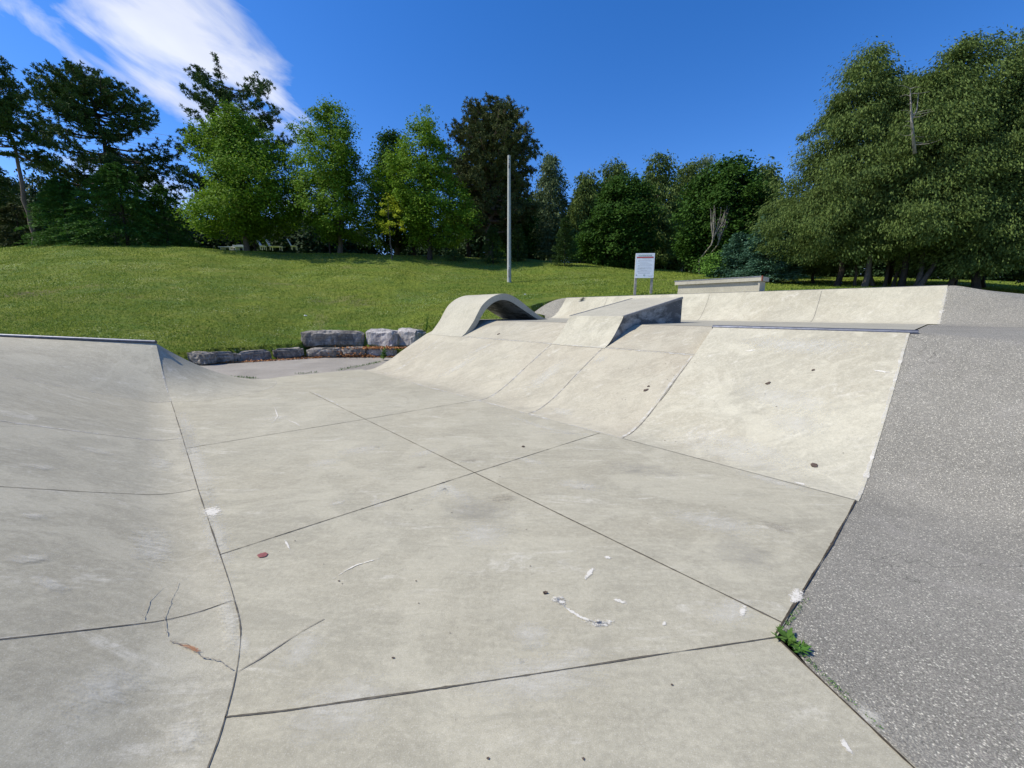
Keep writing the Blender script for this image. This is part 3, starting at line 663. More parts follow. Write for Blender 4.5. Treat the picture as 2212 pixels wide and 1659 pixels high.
# short grass blades over the near part of the slope
def blades(n,ymin,ymax,hh,seed,clump=True):
    r=np.random.default_rng(seed)
    y=ymin+(ymax-ymin)*r.random(n)**1.5; q=r.uniform(-1.45,1.35,n); x=q*y; z=terr(x,y)
    dens=.5+.5*np.sin(x*1.3+2*np.sin(y*.9))*np.sin(y*1.1+x*.3)
    ok=(z>.2)&(r.random(n)<.35+.65*dens); aa=x*A[0]+y*A[1]; bb=x*B[0]+y*B[1]
    ok&=~((aa<10.95)&(bb>-.2)&(bb<15.1)&(aa>-11))&~((aa<13.4)&(bb>11.4)&(bb<15)&(aa>0))
    x,y,z=x[ok],y[ok],z[ok]; n=len(x)
    h=hh*r.uniform(.5,1.4,n); th=r.uniform(0,6.28,n); w=.009+.0009*y; lean=r.normal(0,.45,(n,2))*h[:,None]
    P0=np.stack([x-np.cos(th)*w,y-np.sin(th)*w,z-.01],-1);P1=np.stack([x+np.cos(th)*w,y+np.sin(th)*w,z-.01],-1)
    P2=np.stack([x+lean[:,0],y+lean[:,1],z+h],-1)
    V=np.stack([P0,P1,P2],1).reshape(-1,3); return V,np.arange(3*n).reshape(-1,3)
acc=Acc(); acc.add(*blades(330000,10,34,.05,8))
tag(acc.build('grass',[M['blade']]),kind='stuff')
# ------------------------------------------------------------------ foliage
def cards(P,D,U,L,W):
    n=len(P); L=np.broadcast_to(L,(n,))[:,None]; W=np.broadcast_to(W,(n,))[:,None]
    v=np.stack([P,P+D*L*.5+U*W*.5,P+D*L,P+D*L*.5-U*W*.5],1).reshape(-1,3)
    return v,np.arange(4*n).reshape(-1,4)
def unit(v): return v/(np.linalg.norm(v,axis=-1,keepdims=True)+1e-9)
def trunk_acc(acc,r,H_,rad,lean=(0,0),wig=.15,forks=0,limbs=0,env=None,top=.92,nseg=12,m=0,limb_lo=.3):
    t=np.linspace(0,top,nseg); w=np.cumsum(r.normal(0,wig*H_*.01,(nseg,2)),0); w[0]=0
    pts=np.stack([lean[0]*t+w[:,0],lean[1]*t+w[:,1],H_*t-.1*(t==0)],-1)
    rd=rad*(1-t/top*.85); rd[0]*=1.25
    acc.tube(pts,rd,8,m)
    for k in range(limbs):
        h=limb_lo+(top-.1-limb_lo)*r.random(); az=r.uniform(0,6.28); R=env(h,az)*.8 if env else 1.
        p0=np.array([np.interp(h,t,pts[:,0]),np.interp(h,t,pts[:,1]),H_*h]); s_=np.linspace(0,1,5)
        pl=p0+np.outer(s_*R,[math.cos(az),math.sin(az),0])+np.outer(s_**1.5*R*.35,[0,0,1])
        acc.tube(pl,np.linspace(rad*.28*(1-h*.6),rad*.05,5),5,m,False)
    return lambda h: np.array([np.interp(h,t,pts[:,0]),np.interp(h,t,pts[:,1])])
def lobes(r,n=7,amp=.2):
    ph=r.uniform(0,6.28,(n,2)); am=r.uniform(.3,1,n)*amp
    return lambda az,h: 1+sum(am[i]*np.sin((i%4+1)*az+ph[i,0])*np.sin((i%3+1)*4*h+ph[i,1]) for i in range(n))
def crown_leafy(r,H_,hb,R,shape,ncl,nl,cr_,leaf,mode='rand',aspect=.7,amp=.2,flat=.7,ctr=None,inner=.35,spikes=0):
    lb_=lobes(r,amp=amp)
    h=[];
    while len(h)<ncl:
        x=r.random(ncl*3); k=r.random(ncl*3)<(shape(x)**1.3); h+=list(x[k])
    h=np.array(h[:ncl]); az=r.uniform(0,6.28,ncl)
    rf=np.maximum(r.random(ncl)**.5,inner*r.random(ncl)); rr_=R*shape(h)*lb_(az,h)*rf
    c=ctr(hb+(1-hb)*h) if ctr else np.zeros((ncl,2))
    if isinstance(c,np.ndarray) and c.shape[0]==2 and c.ndim==2 and ncl!=2: c=c.T
    P0=np.stack([c[:,0]+rr_*np.cos(az),c[:,1]+rr_*np.sin(az),H_*(hb+(1-hb)*h)],-1)
    if spikes:
        kk=r.random(ncl)<.07; P0[kk,2]+=r.uniform(.2,1,kk.sum())*spikes
    size=cr_*r.uniform(.5,1.5,ncl)
    off=r.normal(0,1,(ncl,nl,3))*np.array([1,1,flat])*.55
    # keep leaves toward the upper shell of each clump
    nn=np.linalg.norm(off,axis=2,keepdims=True)+1e-6; off=off/nn*np.minimum(nn,1.25)
    Pp=(P0[:,None,:]+off*size[:,None,None]).reshape(-1,3); n=len(Pp)
    out=unit(np.stack([Pp[:,0],Pp[:,1],np.zeros(n)],-1)+1e-6)
    rv=unit(r.normal(0,1,(n,3)))
    if mode=='droop': D=unit(out*.55+rv*.65+np.array([0,0,-.65])); L=leaf*r.uniform(.7,1.5,n)
    elif mode=='flat': D=unit(out+rv*.6*np.array([1,1,.35])+np.array([0,0,-.15])); L=leaf*r.uniform(.7,1.4,n)
    else: D=unit(rv+out*.3+np.array([0,0,-.1])); L=leaf*r.uniform(.6,1.3,n)
    if mode=='rand':
        nrm=unit(out*.5+np.array([0,0,.9])+r.normal(0,.55,(n,3))); U=unit(np.cross(nrm,D)); D=unit(np.cross(U,nrm))
    else: U=unit(np.cross(D,rv))
    return cards(Pp,D,U,L,L*aspect)
def crown_boughs(r,H_,hb,R,shape,nb,npb,leaf,droop=.3,width=.35,aspect=.35,up=0.,ctr=None):
    h=r.random(nb)**1.15; az=r.uniform(0,6.28,nb); L=R*shape(h)*r.uniform(.72,1.12,nb)+.12
    t=r.random((nb,npb))**.6; d=np.stack([np.cos(az),np.sin(az)],-1); nrm=np.stack([-d[:,1],d[:,0]],-1)
    lat=r.normal(0,1,(nb,npb))*width*(.25+np.sqrt(L))[:,None]*(1.1-t)*.5
    xy=d[:,None,:]*(t*L[:,None])[...,None]+nrm[:,None,:]*lat[...,None]
    z=(H_*(hb+(1-hb)*h))[:,None]+(up*t-droop*t**2)*L[:,None]-np.abs(lat)*.35+r.normal(0,.04,(nb,npb))
    P0=np.concatenate([xy,z[...,None]],-1).reshape(-1,3); n=len(P0)
    D=unit(np.repeat(np.concatenate([d,np.zeros((nb,1))],-1),npb,0)+(nrm[:,None,:]*np.sign(lat)[...,None]*.7).reshape(-1,2)@np.array([[1,0,0],[0,1,0]])+r.normal(0,.3,(n,3))+np.array([0,0,-droop*.6+up*.3]))
    U=unit(np.cross(D,np.array([0,0,1.])+r.normal(0,.45,(n,3)))); LL=leaf*r.uniform(.6,1.4,n)
    return cards(P0,D,U,LL,LL*aspect)
def crown_pine(r,acc,tacc,H_,hb,R,shape,nb,tuft,nn,ctr,asym=None,rad=.05):
    for k in range(nb):
        h=r.random()**.9; az=r.uniform(0,6.28); L=R*shape(h)*r.uniform(.55,1.15)+.3
        if asym: L*=asym(az,h)
        hh=hb+(1-hb)*h; c=ctr(hh); p0=np.array([c[0],c[1],H_*hh]); s_=np.linspace(0,1,6)
        rise=(.05+.30*h)*L; dr=np.array([math.cos(az),math.sin(az),0]); sw=np.array([-dr[1],dr[0],0])*r.normal(0,.15)*L
        pl=p0+np.outer(s_,dr*L)+np.outer(s_**2,sw)+np.outer(s_**1.8*rise,[0,0,1])-np.outer(np.sin(s_*3.14)*.08*L,[0,0,1])
        tacc.tube(pl,np.linspace(rad*(1.2-h*.6),rad*.2,6),4,0,False)
        nt_=max(5,int(L*8)); tt=.35+.65*r.random(nt_)**.7
        C0=np.stack([np.interp(tt,s_,pl[:,i]) for i in range(3)],-1)+r.normal(0,1,(nt_,3))*np.array([.28,.28,.16])*(.4+L*.16)
        D=unit(r.normal(0,1,(nt_,nn,3))+np.array([0,0,.55])+dr*.35)
        Pp=np.repeat(C0,nn,0); D=D.reshape(-1,3); n=len(Pp); U=unit(np.cross(D,r.normal(0,1,(n,3)))); LL=tuft*r.uniform(.6,1.1,n)
        v,f=cards(Pp,D,U,LL,LL*.24); acc.add(v,f)
sh_maple=lambda h: np.clip(np.minimum(1,(h+.03)/.22)**.6*(1-h)**.52*1.08,0,1.1)
sh_round=lambda h: np.sqrt(np.clip(1-(2*np.clip(h,0,1)-1)**2*.96,0,1))*(1-.25*h)
sh_cedar=lambda h: np.clip(np.minimum(1,(h+.08)/.25)**.5*(1-h)**.42,0,1)
sh_cone=lambda h: np.clip((1-h)**.9,0,1)
sh_pine=lambda h: np.clip(np.sin(np.pi*np.clip(h*.8+.18,0,1))**.6,.05,1)
sh_open=lambda h: np.clip(np.sin(np.pi*np.clip(h,0,1))**.5,.1,1)
def placed(u,vb,vt,D,sink=.1):
    """foot and height of a tree seen at column u, standing at distance D"""
    u=1106+(u-1106)*(5560-vb)/(5560-(vb+vt)/2)
    f=atd(u,vb,D); z=float(terr(f[0],f[1])); top=atd(u,vt,D)[2]
    return np.array([f[0],f[1],z-sink]),top-z+sink
W=lambda px,D: px/874.*D*.5*1.04     # half width in metres of something px wide
def finish(root,ta,ca,bark_,leaf_):
    ta.build('trunk',[bark_],root,True,origin=(0,0,0))
    ca.build('crown',[leaf_],root,False,origin=(0,0,0))
def leafy_tree(name,u,vb,vt,D,wpx,leaf_,bark_,label,cat='tree',group=None,hb=.12,shape=sh_maple,ncl=420,nl=75,cr_=.55,leaf=.19,mode='rand',amp=.22,seed=0,rad=.16,aspect=.7,limbs=22,flat=.7,lean=(0,0),spikes=0,inner=.35):
    r=np.random.default_rng(seed); base,H_=placed(u,vb,vt,D); R=W(wpx,D)
    root=thing(name,base,label,cat,group); ta=Acc(); ca=Acc()
    ctr=trunk_acc(ta,r,H_,rad,lean,.8,limbs=limbs,env=lambda h,az: R*float(shape(np.array([max(0,(h-hb)/(1-hb))]))[0]),limb_lo=hb+.02)
    ca.add(*crown_leafy(r,H_,hb,R,shape,ncl,nl,cr_,leaf,mode,aspect,amp,flat,ctr=lambda h: np.stack([np.asarray(ctr(x)) for x in np.atleast_1d(h)]),inner=inner,spikes=spikes))
    finish(root,ta,ca,bark_,leaf_); return root,H_,R
def bough_tree(name,u,vb,vt,D,wpx,leaf_,bark_,label,cat='tree',group=None,hb=.03,shape=sh_cone,nb=260,npb=90,leaf=.16,droop=.3,up=0.,width=.4,seed=0,rad=.12,aspect=.35):
    r=np.random.default_rng(seed); base,H_=placed(u,vb,vt,D); R=W(wpx,D)
    root=thing(name,base,label,cat,group); ta=Acc(); ca=Acc(); trunk_acc(ta,r,H_,rad,wig=.3,top=.97)
    ca.add(*crown_boughs(r,H_,hb,R,shape,nb,npb,leaf,droop,width,aspect,up)); finish(root,ta,ca,bark_,leaf_); return root
def pine_tree(u,vb,vt,D,wpx,leaf_,bark_,label,hb=.3,nb=120,tuft=.30,nn=22,seed=0,rad=.3,lean=(0,0),shape=sh_pine,asym=None,group=None):
    r=np.random.default_rng(seed); base,H_=placed(u,vb,vt,D); R=W(wpx,D)
    root=thing('pine_tree',base,label,'tree',group); ta=Acc(); ca=Acc()
    ctr=trunk_acc(ta,r,H_,rad,lean,.9,top=.96,nseg=16)
    crown_pine(r,ca,ta,H_,hb,R,shape,nb,tuft,nn,ctr,asym,rad*.3); finish(root,ta,ca,bark_,leaf_); return root
def copytree(src,loc,rz,sc_,label):
    c=src.copy(); C.objects.link(c); c.location=[float(x) for x in loc]; c.rotation_euler=(0,0,rz); c.scale=sc_; c['label']=label
    for ch in list(src.children):
        k=ch.copy(); C.objects.link(k); k.parent=c
    return c
G_='trees around the lawn'
# pines on the left
pine_tree(30,505,128,33,125,M['pine'],M['barkpine'],'tall leaning pine with pale bare trunk at the far left',hb=.48,nb=80,seed=11,rad=.17,lean=(-.6,0),asym=lambda az,h:1.1-.2*math.cos(az))
pine_tree(218,520,158,41,205,M['pine'],M['barkdark'],'broad dark pine with tufted branches under the cloud, left of the gap with wires',hb=.24,nb=150,seed=12,rad=.36,nn=22,asym=lambda az,h: 1.0+.35*max(0,math.cos(az))*(1-h)-.15*max(0,-math.cos(az))*(h>.6))
pine_tree(497,530,172,43,160,M['pine'],M['barkdark'],'dark pine with ragged top rising behind the bright green maple',hb=.12,nb=130,seed=13,rad=.3,nn=22,lean=(-1.5,0),shape=lambda h: np.clip(.62+.38*np.sin(np.pi*(h*.8+.1)),.45,1),asym=lambda az,h:1+.25*math.cos(az)*(h>.5))
pine_tree(1056,548,246,38.5,172,M['pinebrown'],M['barkpine'],'tall olive pine behind the light pole',hb=.16,nb=260,seed=14,rad=.36,nn=22,shape=lambda h: np.clip(np.sin(np.pi*np.clip(h*.86+.12,0,1))**.5,.2,1))
# hemlocks front left
bough_tree('hemlock_tree',262,523,352,33.5,235,M['hemlock'],M['barkdark'],'broad dark hemlock with layered drooping boughs before the big pine',nb=420,npb=95,seed=21,leaf=.17,droop=.28,shape=lambda h:(1-h)**.62)
bough_tree('hemlock_tree',140,523,385,33,150,M['hemlock'],M['barkdark'],'slim hemlock beside the foot of the leaning pine',nb=300,npb=85,seed=22,leaf=.17,droop=.25,shape=lambda h:(1-h)**.62)
bough_tree('hemlock_tree',355,526,402,35,130,M['hemlock'],M['barkdark'],'short dark hemlock at the left foot of the bright maple',nb=240,npb=80,seed=23,leaf=.17,droop=.3,shape=lambda h:(1-h)**.6)
bough_tree('hemlock_tree',38,520,440,34,110,M['pinebrown'],M['barkdark'],'brownish low evergreen at the left edge of the lawn',nb=200,npb=70,seed=24,leaf=.18,droop=.3,shape=lambda h:(1-h)**.5)
bough_tree('spruce_tree',-30,520,330,36,180,M['pine'],M['barkdark'],'dark evergreen cut by the left edge of the picture',nb=300,npb=80,seed=25,leaf=.2,droop=.3,shape=lambda h:(1-h)**.5)
# maples
leafy_tree('maple_tree',516,536,236,33,212,M['maple'],M['bark'],'bright yellow-green maple with conical crown, front left of the row',ncl=620,nl=100,seed=31,hb=.10,cr_=.62,leaf=.17,rad=.2)
leafy_tree('maple_tree',722,543,222,34,205,M['maple'],M['bark'],'tall bright green maple with feathery top, second in the row',ncl=560,nl=95,leaf=.16,seed=32,hb=.09,cr_=.55,rad=.2,amp=.28,spikes=1.1)
leafy_tree('maple_tree',922,552,256,33,190,M['maple'],M['barkdark'],'green maple in front of the olive pine, trunk on the lawn',ncl=460,nl=95,leaf=.16,seed=33,hb=.11,cr_=.52,rad=.2,amp=.3,spikes=.8,inner=.2)
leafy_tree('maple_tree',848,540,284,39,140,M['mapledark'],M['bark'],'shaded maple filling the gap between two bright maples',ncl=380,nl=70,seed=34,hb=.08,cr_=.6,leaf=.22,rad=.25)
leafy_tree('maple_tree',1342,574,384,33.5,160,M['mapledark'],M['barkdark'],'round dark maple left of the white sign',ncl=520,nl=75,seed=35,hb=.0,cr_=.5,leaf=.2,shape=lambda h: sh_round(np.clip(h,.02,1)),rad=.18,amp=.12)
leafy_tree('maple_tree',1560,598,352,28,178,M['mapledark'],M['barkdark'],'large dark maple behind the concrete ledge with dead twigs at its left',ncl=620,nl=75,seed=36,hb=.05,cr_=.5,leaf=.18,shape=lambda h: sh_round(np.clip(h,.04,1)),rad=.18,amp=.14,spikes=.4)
leafy_tree('young_tree',843,546,418,31,76,M['yellow'],M['bark'],'small young tree with bright yellow leaves among the maples',ncl=32,nl=42,seed=37,hb=.36,cr_=.26,leaf=.13,rad=.06,limbs=10,shape=sh_open,amp=.3,inner=.1)
leafy_tree('shrub',1540,600,548,24,54,M['shrub'],M['bark'],'bright green leafy shrub left of the blue spruce, behind the ledge',cat='shrub',ncl=50,nl=60,seed=38,hb=.02,cr_=.28,leaf=.11,rad=.03,limbs=5,shape=sh_round)
leafy_tree('shrub',1262,572,505,36,60,M['shrub'],M['bark'],'light green bush between the small spruce and round maple',cat='shrub',ncl=60,nl=60,seed=39,hb=.02,cr_=.35,leaf=.14,rad=.03,limbs=5,shape=sh_round)
leafy_tree('shrub',981,555,542,33,46,M['spruce'],M['bark'],'low scrubby bush on the lawn right of a maple trunk',cat='shrub',ncl=26,nl=45,seed=40,hb=.02,cr_=.22,leaf=.12,rad=.03,limbs=5,shape=sh_round)
# small spruces
bough_tree('spruce_tree',1065,562,488,33,52,M['spruce'],M['barkdark'],'small dark spruce on the lawn just left of the light pole',seed=41,nb=130,npb=60,leaf=.12,up=.35,droop=.2,rad=.05,shape=lambda h:(1-h)**.75)
bough_tree('spruce_tree',1119,561,484,35,44,M['spruce'],M['barkdark'],'small spruce directly behind the light pole',seed=42,nb=120,npb=60,leaf=.12,up=.3,droop=.2,rad=.05,shape=lambda h:(1-h)**.75)
bough_tree('spruce_tree',1221,569,470,31.5,52,M['spruce'],M['barkdark'],'small pointed spruce standing alone right of the light pole',seed=43,nb=160,npb=60,leaf=.12,up=.4,droop=.2,rad=.05,shape=lambda h:(1-h)**.7)
bough_tree('blue_spruce',1660,616,452,21.5,128,M['bluespruce'],M['barkdark'],'blue-green spruce between the dark maple and big cedars',seed=44,nb=380,npb=90,leaf=.12,up=.25,droop=.3,rad=.1,shape=lambda h:(1-h)**.7)
bough_tree('blue_spruce',1592,606,506,23.5,98,M['bluespruce'],M['barkdark'],'low blue-green spruce right behind the concrete ledge',seed=45,nb=240,npb=80,leaf=.12,up=.25,droop=.3,rad=.08,shape=lambda h:(1-h)**.6)
# cedars in the middle distance
mid=[(1192,556,335,44,86,51,'cedarpale','slender pale cedar standing apart right of the light pole'),
(1262,560,372,42,84,52,'cedar','olive cedar right of the slender pale cedar'),
(1318,565,344,43,100,53,'cedar','cedar rising behind the left shoulder of the round maple'),
(1418,570,326,41,108,54,'cedar','tallest middle cedar, above and behind the white sign'),
(1478,575,347,43,96,55,'cedar','cedar between the tallest middle cedar and the dark maple'),
(1523,585,336,45,74,56,'cedarpale','pale topped cedar peeking behind the large dark maple'),
(1642,600,357,33,108,57,'cedar','round topped olive cedar above the blue spruce')]
for u,vb,vt,D,w,sd,mt,lab in mid:
    leafy_tree('cedar_tree',u,vb,vt,D,w,M[mt],M['barkpale'],lab,ncl=430,nl=55,seed=sd,hb=.10,cr_=.5,leaf=.24,mode='droop',aspect=.42,shape=sh_cedar,rad=.2,amp=.16,limbs=8,flat=.9)
# big cedars on the right
R1,_,_=leafy_tree('cedar_tree',1842,616,112,19.5,262,M['cedar'],M['barkdark'],'big cedar forming the left shoulder of the right hand grove',ncl=760,nl=240,seed=61,hb=.13,cr_=.46,leaf=.105,mode='droop',aspect=.36,shape=lambda h: np.clip(np.minimum(1,(h+.15)/.3)**.5*(1-h)**.48,0,1),rad=.12,amp=.30,limbs=14,flat=.6)
R2,_,_=leafy_tree('cedar_tree',1990,612,104,18,240,M['cedar'],M['barkdark'],'big cedar with a bleached dead stem showing in its crown',ncl=700,nl=240,seed=62,hb=.17,cr_=.45,leaf=.10,mode='droop',aspect=.36,shape=lambda h: np.clip(np.minimum(1,(h+.15)/.3)**.5*(1-h)**.42,0,1),rad=.12,amp=.30,limbs=14,flat=.6,lean=(.3,0))
R3,_,_=leafy_tree('cedar_tree',2175,612,34,16.5,260,M['cedar'],M['barkdark'],'tallest cedar at the right edge of the picture',ncl=700,nl=240,seed=63,hb=.10,cr_=.45,leaf=.097,mode='droop',aspect=.36,shape=lambda h: np.clip(np.minimum(1,(h+.15)/.3)**.5*(1-h)**.42,0,1),rad=.13,amp=.30,limbs=14,flat=.6,lean=(.6,0))
def near(u,D): f=atd(u,600,D); return np.array([f[0],f[1],float(terr(f[0],f[1]))-.1])
copytree(R3,near(2360,17),2.1,(1,1,.98),'cedar beyond the right edge, overlapping the tallest cedar')
copytree(R1,near(2060,22.5),1.3,(1,1,.95),'cedar at the back of the grove, seen between the two right hand crowns')
copytree(R2,near(1918,21.5),2.4,(1,1,1.08),'cedar at the back of the grove behind its left shoulder')
copytree(R1,near(1760,21.5),3.6,(.62,.62,.52),'lower cedar with boughs sweeping down to the lawn, left side of the grove')
copytree(R2,near(2130,21),4.4,(.95,.95,.9),'cedar behind the tallest one at the right')
# dead stem in the grove
r=np.random.default_rng(9); base=np.array(R2.location); dt_=R2
top=atd(1966,190,15.95)-base; botp=atd(1976,330,16.0)-base
ta=Acc(); bk_=(botp+base)-[0,0,H]; bk_/=np.linalg.norm(bk_); ta.tube([botp+bk_*1.8,botp+bk_*.5,botp,(top+botp)/2+[-.03,0,0],top],[.07,.065,.055,.036,.01],8)
br=atd(1972,255,15.97)-base; ta.tube([br,atd(1981,235,15.96)-base,atd(1984,200,15.95)-base],[.024,.02,.007],6)
for k in range(22):
    t=r.uniform(.0,1); p0=botp*(1-t)+top*t; az=r.choice([0,math.pi])+r.normal(0,.6); L=r.uniform(.25,.9)*(1-.3*t)
    s_=np.linspace(0,1,5); ta.tube(p0+np.outer(s_*L,[math.cos(az),-.25+math.sin(az)*.5,.05])+np.outer(np.sin(s_*3)*.1*L*r.normal(),[0,0,1]),np.linspace(.013,.003,5),4,0,False)
ta.build('bare_stem',[M['barkpale']],dt_,True,origin=(0,0,0))
# bare trunks of the grove
for u,D,rd,ln,lab in ((1868,17.2,.13,(-.05,0),'stout grey trunk below the left of the grove'),(1893,18.5,.09,(-.5,.2),'slim trunk leaning left at the foot of the grove'),(1912,18.2,.08,(.25,0),'slim upright trunk left of the grove middle'),(1932,18.,.08,(.5,0),'slim trunk leaning right near the grove middle'),(1975,16.6,.12,(.35,0),'left of two trunks forking apart in the grove'),(1988,16.3,.12,(1.3,0),'right of two trunks forking apart in the grove'),(2045,16.5,.11,(1.5,0),'trunk leaning strongly right below the tall cedars'),(1850,18.8,.07,(-.2,0),'thinnest trunk at the left foot of the grove')):
    p=near(u,D+1.); t=thing('tree_trunk',p,lab,'tree trunk','bare trunks under the grove'); ta=Acc(); rr2=np.random.default_rng(int(u)); trunk_acc(ta,rr2,3.2,rd,ln,1.1,nseg=10,top=.95); ta.build('trunk',[M['bark']],t,True,origin=(0,0,0))
# dead twigs before the dark maple
p=near(1520,27.2); t=thing('dead_sapling',p,'pale dead twigs fanning up in front of the dark maple','tree'); ta=Acc()
zt=atd(1510,440,25.8)[2]-p[2]; zb=atd(1510,528,25.8)[2]-p[2]
for sx,off in ((-.35,-.25),(.25,.15)):
    ta.tube([[off*.4,.4,0],[off,.3,zb*.6],[off,-1.2,zb],[off+.05,-1.3,zb+.6]],[.05,.045,.04,.03],6)
    for k in range(14):
        a0_=r.uniform(-.6,.6); hh=r.uniform(.5,1.)*(zt-zb); z0=zb+r.uniform(0,.8)
        ta.tube([[off,-1.3,z0],[off+a0_*.6,-1.35+r.normal(0,.1),z0+(zt-z0)*.4*hh/(zt-zb)+.1],[off+a0_*.9,-1.4+r.normal(0,.1),z0+(zt-z0)*hh/(zt-zb)]],[.022,.014,.005],4,0,False)
ta.build('twigs',[M['barkpale']],t,False,origin=(0,0,0))
# second stems and trunks along the row
for u,vb,D,rd,h,lab in ((713,542,33.5,.07,3.2,'thin young trunk left of the second maple trunk'),(551,536,34,.09,3.5,'thin second trunk beside the front left maple trunk'),(893,545,40,.27,4.5,'thick shaded trunk seen under the maple crowns'),(1012,549,41,.22,4,'dark trunk left of the olive pine trunk')):
    f=atd(u,vb,D); p=np.array([f[0],f[1],float(terr(f[0],f[1]))-.1]); t=thing('tree_trunk',p,lab,'tree trunk','bare trunks along the row'); ta=Acc(); trunk_acc(ta,np.random.default_rng(int(u)),h,rd,wig=.3,top=1.,nseg=8); ta.build('trunk',[M['barkdark']],t,True,origin=(0,0,0))
# dark wood behind the row
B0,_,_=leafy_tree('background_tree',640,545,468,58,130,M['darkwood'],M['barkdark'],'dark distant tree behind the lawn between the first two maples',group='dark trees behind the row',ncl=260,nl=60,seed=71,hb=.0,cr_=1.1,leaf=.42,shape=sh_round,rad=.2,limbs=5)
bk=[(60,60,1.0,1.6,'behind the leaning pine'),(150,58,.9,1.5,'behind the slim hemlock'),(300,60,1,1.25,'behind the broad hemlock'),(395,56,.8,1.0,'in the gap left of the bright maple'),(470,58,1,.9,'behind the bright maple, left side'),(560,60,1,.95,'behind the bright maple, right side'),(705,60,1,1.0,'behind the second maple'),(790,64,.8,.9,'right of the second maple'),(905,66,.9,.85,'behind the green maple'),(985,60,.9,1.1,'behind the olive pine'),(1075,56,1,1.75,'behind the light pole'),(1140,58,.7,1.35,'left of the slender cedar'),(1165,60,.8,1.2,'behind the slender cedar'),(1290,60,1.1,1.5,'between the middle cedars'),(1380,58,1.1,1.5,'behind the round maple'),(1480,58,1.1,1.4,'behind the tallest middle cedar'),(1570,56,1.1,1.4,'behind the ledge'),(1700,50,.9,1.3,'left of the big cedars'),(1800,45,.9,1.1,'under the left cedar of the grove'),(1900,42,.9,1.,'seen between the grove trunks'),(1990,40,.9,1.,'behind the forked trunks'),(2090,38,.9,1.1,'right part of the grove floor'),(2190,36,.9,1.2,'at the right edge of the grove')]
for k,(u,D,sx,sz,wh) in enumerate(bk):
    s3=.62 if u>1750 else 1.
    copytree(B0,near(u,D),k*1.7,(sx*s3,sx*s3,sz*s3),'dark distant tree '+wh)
leafy_tree('maple_tree',1122,548,430,42,80,M['mapledark'],M['barkdark'],'deep green tree just right of the light pole, under the pine boughs',ncl=240,nl=60,seed=73,hb=.05,cr_=.6,leaf=.24,shape=sh_round,rad=.15)
# ------------------------------------------------------------------ light pole
b0=atd(1100,613,25.); b0[2]=float(terr(b0[0],b0[1])); ztop=atd(1100,336,25.)[2]
pl=thing('light_pole',b0,'tall bare grey concrete pole standing on the lawn','pole')
acc=Acc(); hh=ztop-b0[2]; acc.tube([b0-[0,0,.3],b0+[0,0,.02],b0+[0,0,hh*.5],b0+[0,0,hh]],[.125,.125,.105,.085],16); acc.build('shaft',[M['pole']],pl,True)
acc=Acc(); acc.box(b0+[-.03,-.105,hh*.90],b0+[.03,-.08,hh*.90+.17]); acc.build('slot',[M['black']],pl)
acc=Acc(); acc.box(b0+[-.05,-.135,.28],b0+[.05,-.115,.75]); acc.build('hand_hole_cover',[M['post']],pl)
for zz in (.9,hh*.93,hh*.965):
    acc=Acc(); acc.box(b0+[-.02,-.12 if zz>2 else -.135,zz],b0+[.02,-.07,zz+.05]); acc.build('bolt',[M['white'] if zz<2 else M['black']],pl)
# ------------------------------------------------------------------ sign
SD=17.; tl=atd(1374.5,547,SD); tr=atd(1415,546,SD); bl=atd(1371.5,600.5,SD); 
cx=(tl[0]+tr[0])/2-.01; wS=(tr[0]-tl[0])*.985; zt=tl[2]; zb=bl[2]; gz=float(terr(cx,SD))-.25
sg=thing('park_sign',(cx,SD,gz+.25),'white rules sign with red band on two grey wooden posts','sign')
acc=Acc(); yaw=math.radians(6); ca_,sa_=math.cos(yaw),math.sin(yaw)
def SM(V): # local board frame -> world, turned a little toward the left
    V=np.asarray(V,float); return np.stack([cx+V[:,0]*ca_+V[:,1]*sa_,SD-V[:,0]*sa_*-1*-1+V[:,1]*ca_,V[:,2]],-1)
acc.box((-wS/2,-.012,zb),(wS/2,.012,zt),0,SM); acc.build('board',[M['sign']],sg)
for sx in (-1,1):
    acc=Acc(); x=sx*(wS/2-.05); acc.box((x-.045,.014,gz),(x+.045,.10,zt-.03),0,SM); acc.build('post',[M['post']],sg)
hS=zt-zb; fr=-.0155
def bar(acc,x0,x1,y0,y1,y=fr): acc.add(SM([(x0*wS,y,zb+y0*hS),(x1*wS,y,zb+y0*hS),(x1*wS,y,zb+y1*hS),(x0*wS,y,zb+y1*hS)]),np.array([[0,1,2,3]]))
acc=Acc(); bar(acc,-.45,.44,.805,.86); acc.build('red_band',[M['red']],sg)
r=np.random.default_rng(77); acc=Acc()
def words(acc,x0,x1,yc,hh_,):
    x=x0
    while x<x1-.01:
        w=r.uniform(.02,.075); bar(acc,x,min(x+w,x1),yc-hh_/2,yc+hh_/2); x+=w+.012
for x0,x1,y in ((-.14,.32,.775),(-.36,.35,.72),(-.36,.37,.685),(-.36,-.3,.66),(-.28,.15,.625),(-.4,.3,.585),(-.26,.38,.545),(-.37,.4,.505),(-.37,-.26,.485),(-.37,.3,.445),(-.38,.37,.405),(-.38,.37,.385),(-.38,0,.365),(-.38,.38,.325),(-.2,.15,.305),(-.39,.37,.265),(-.38,-.28,.245),(-.33,.3,.205),(-.33,.3,.19)): words(acc,x0,x1,y,.010)
words(acc,.2,.42,.07,.008); words(acc,.24,.42,.05,.008)
for q in ((-.455,-.45,.09,.95),(.445,.45,.09,.95),(-.455,-.08,.088,.094),(.08,.45,.088,.094),(-.455,.45,.95,.955)): bar(acc,*q)
acc.build('printed_text',[M['ink']],sg)
acc=Acc(); words(acc,-.36,.36,.925,.018); words(acc,-.36,.36,.89,.024); acc.build('heading_text',[M['green_ink']],sg); acc=Acc()
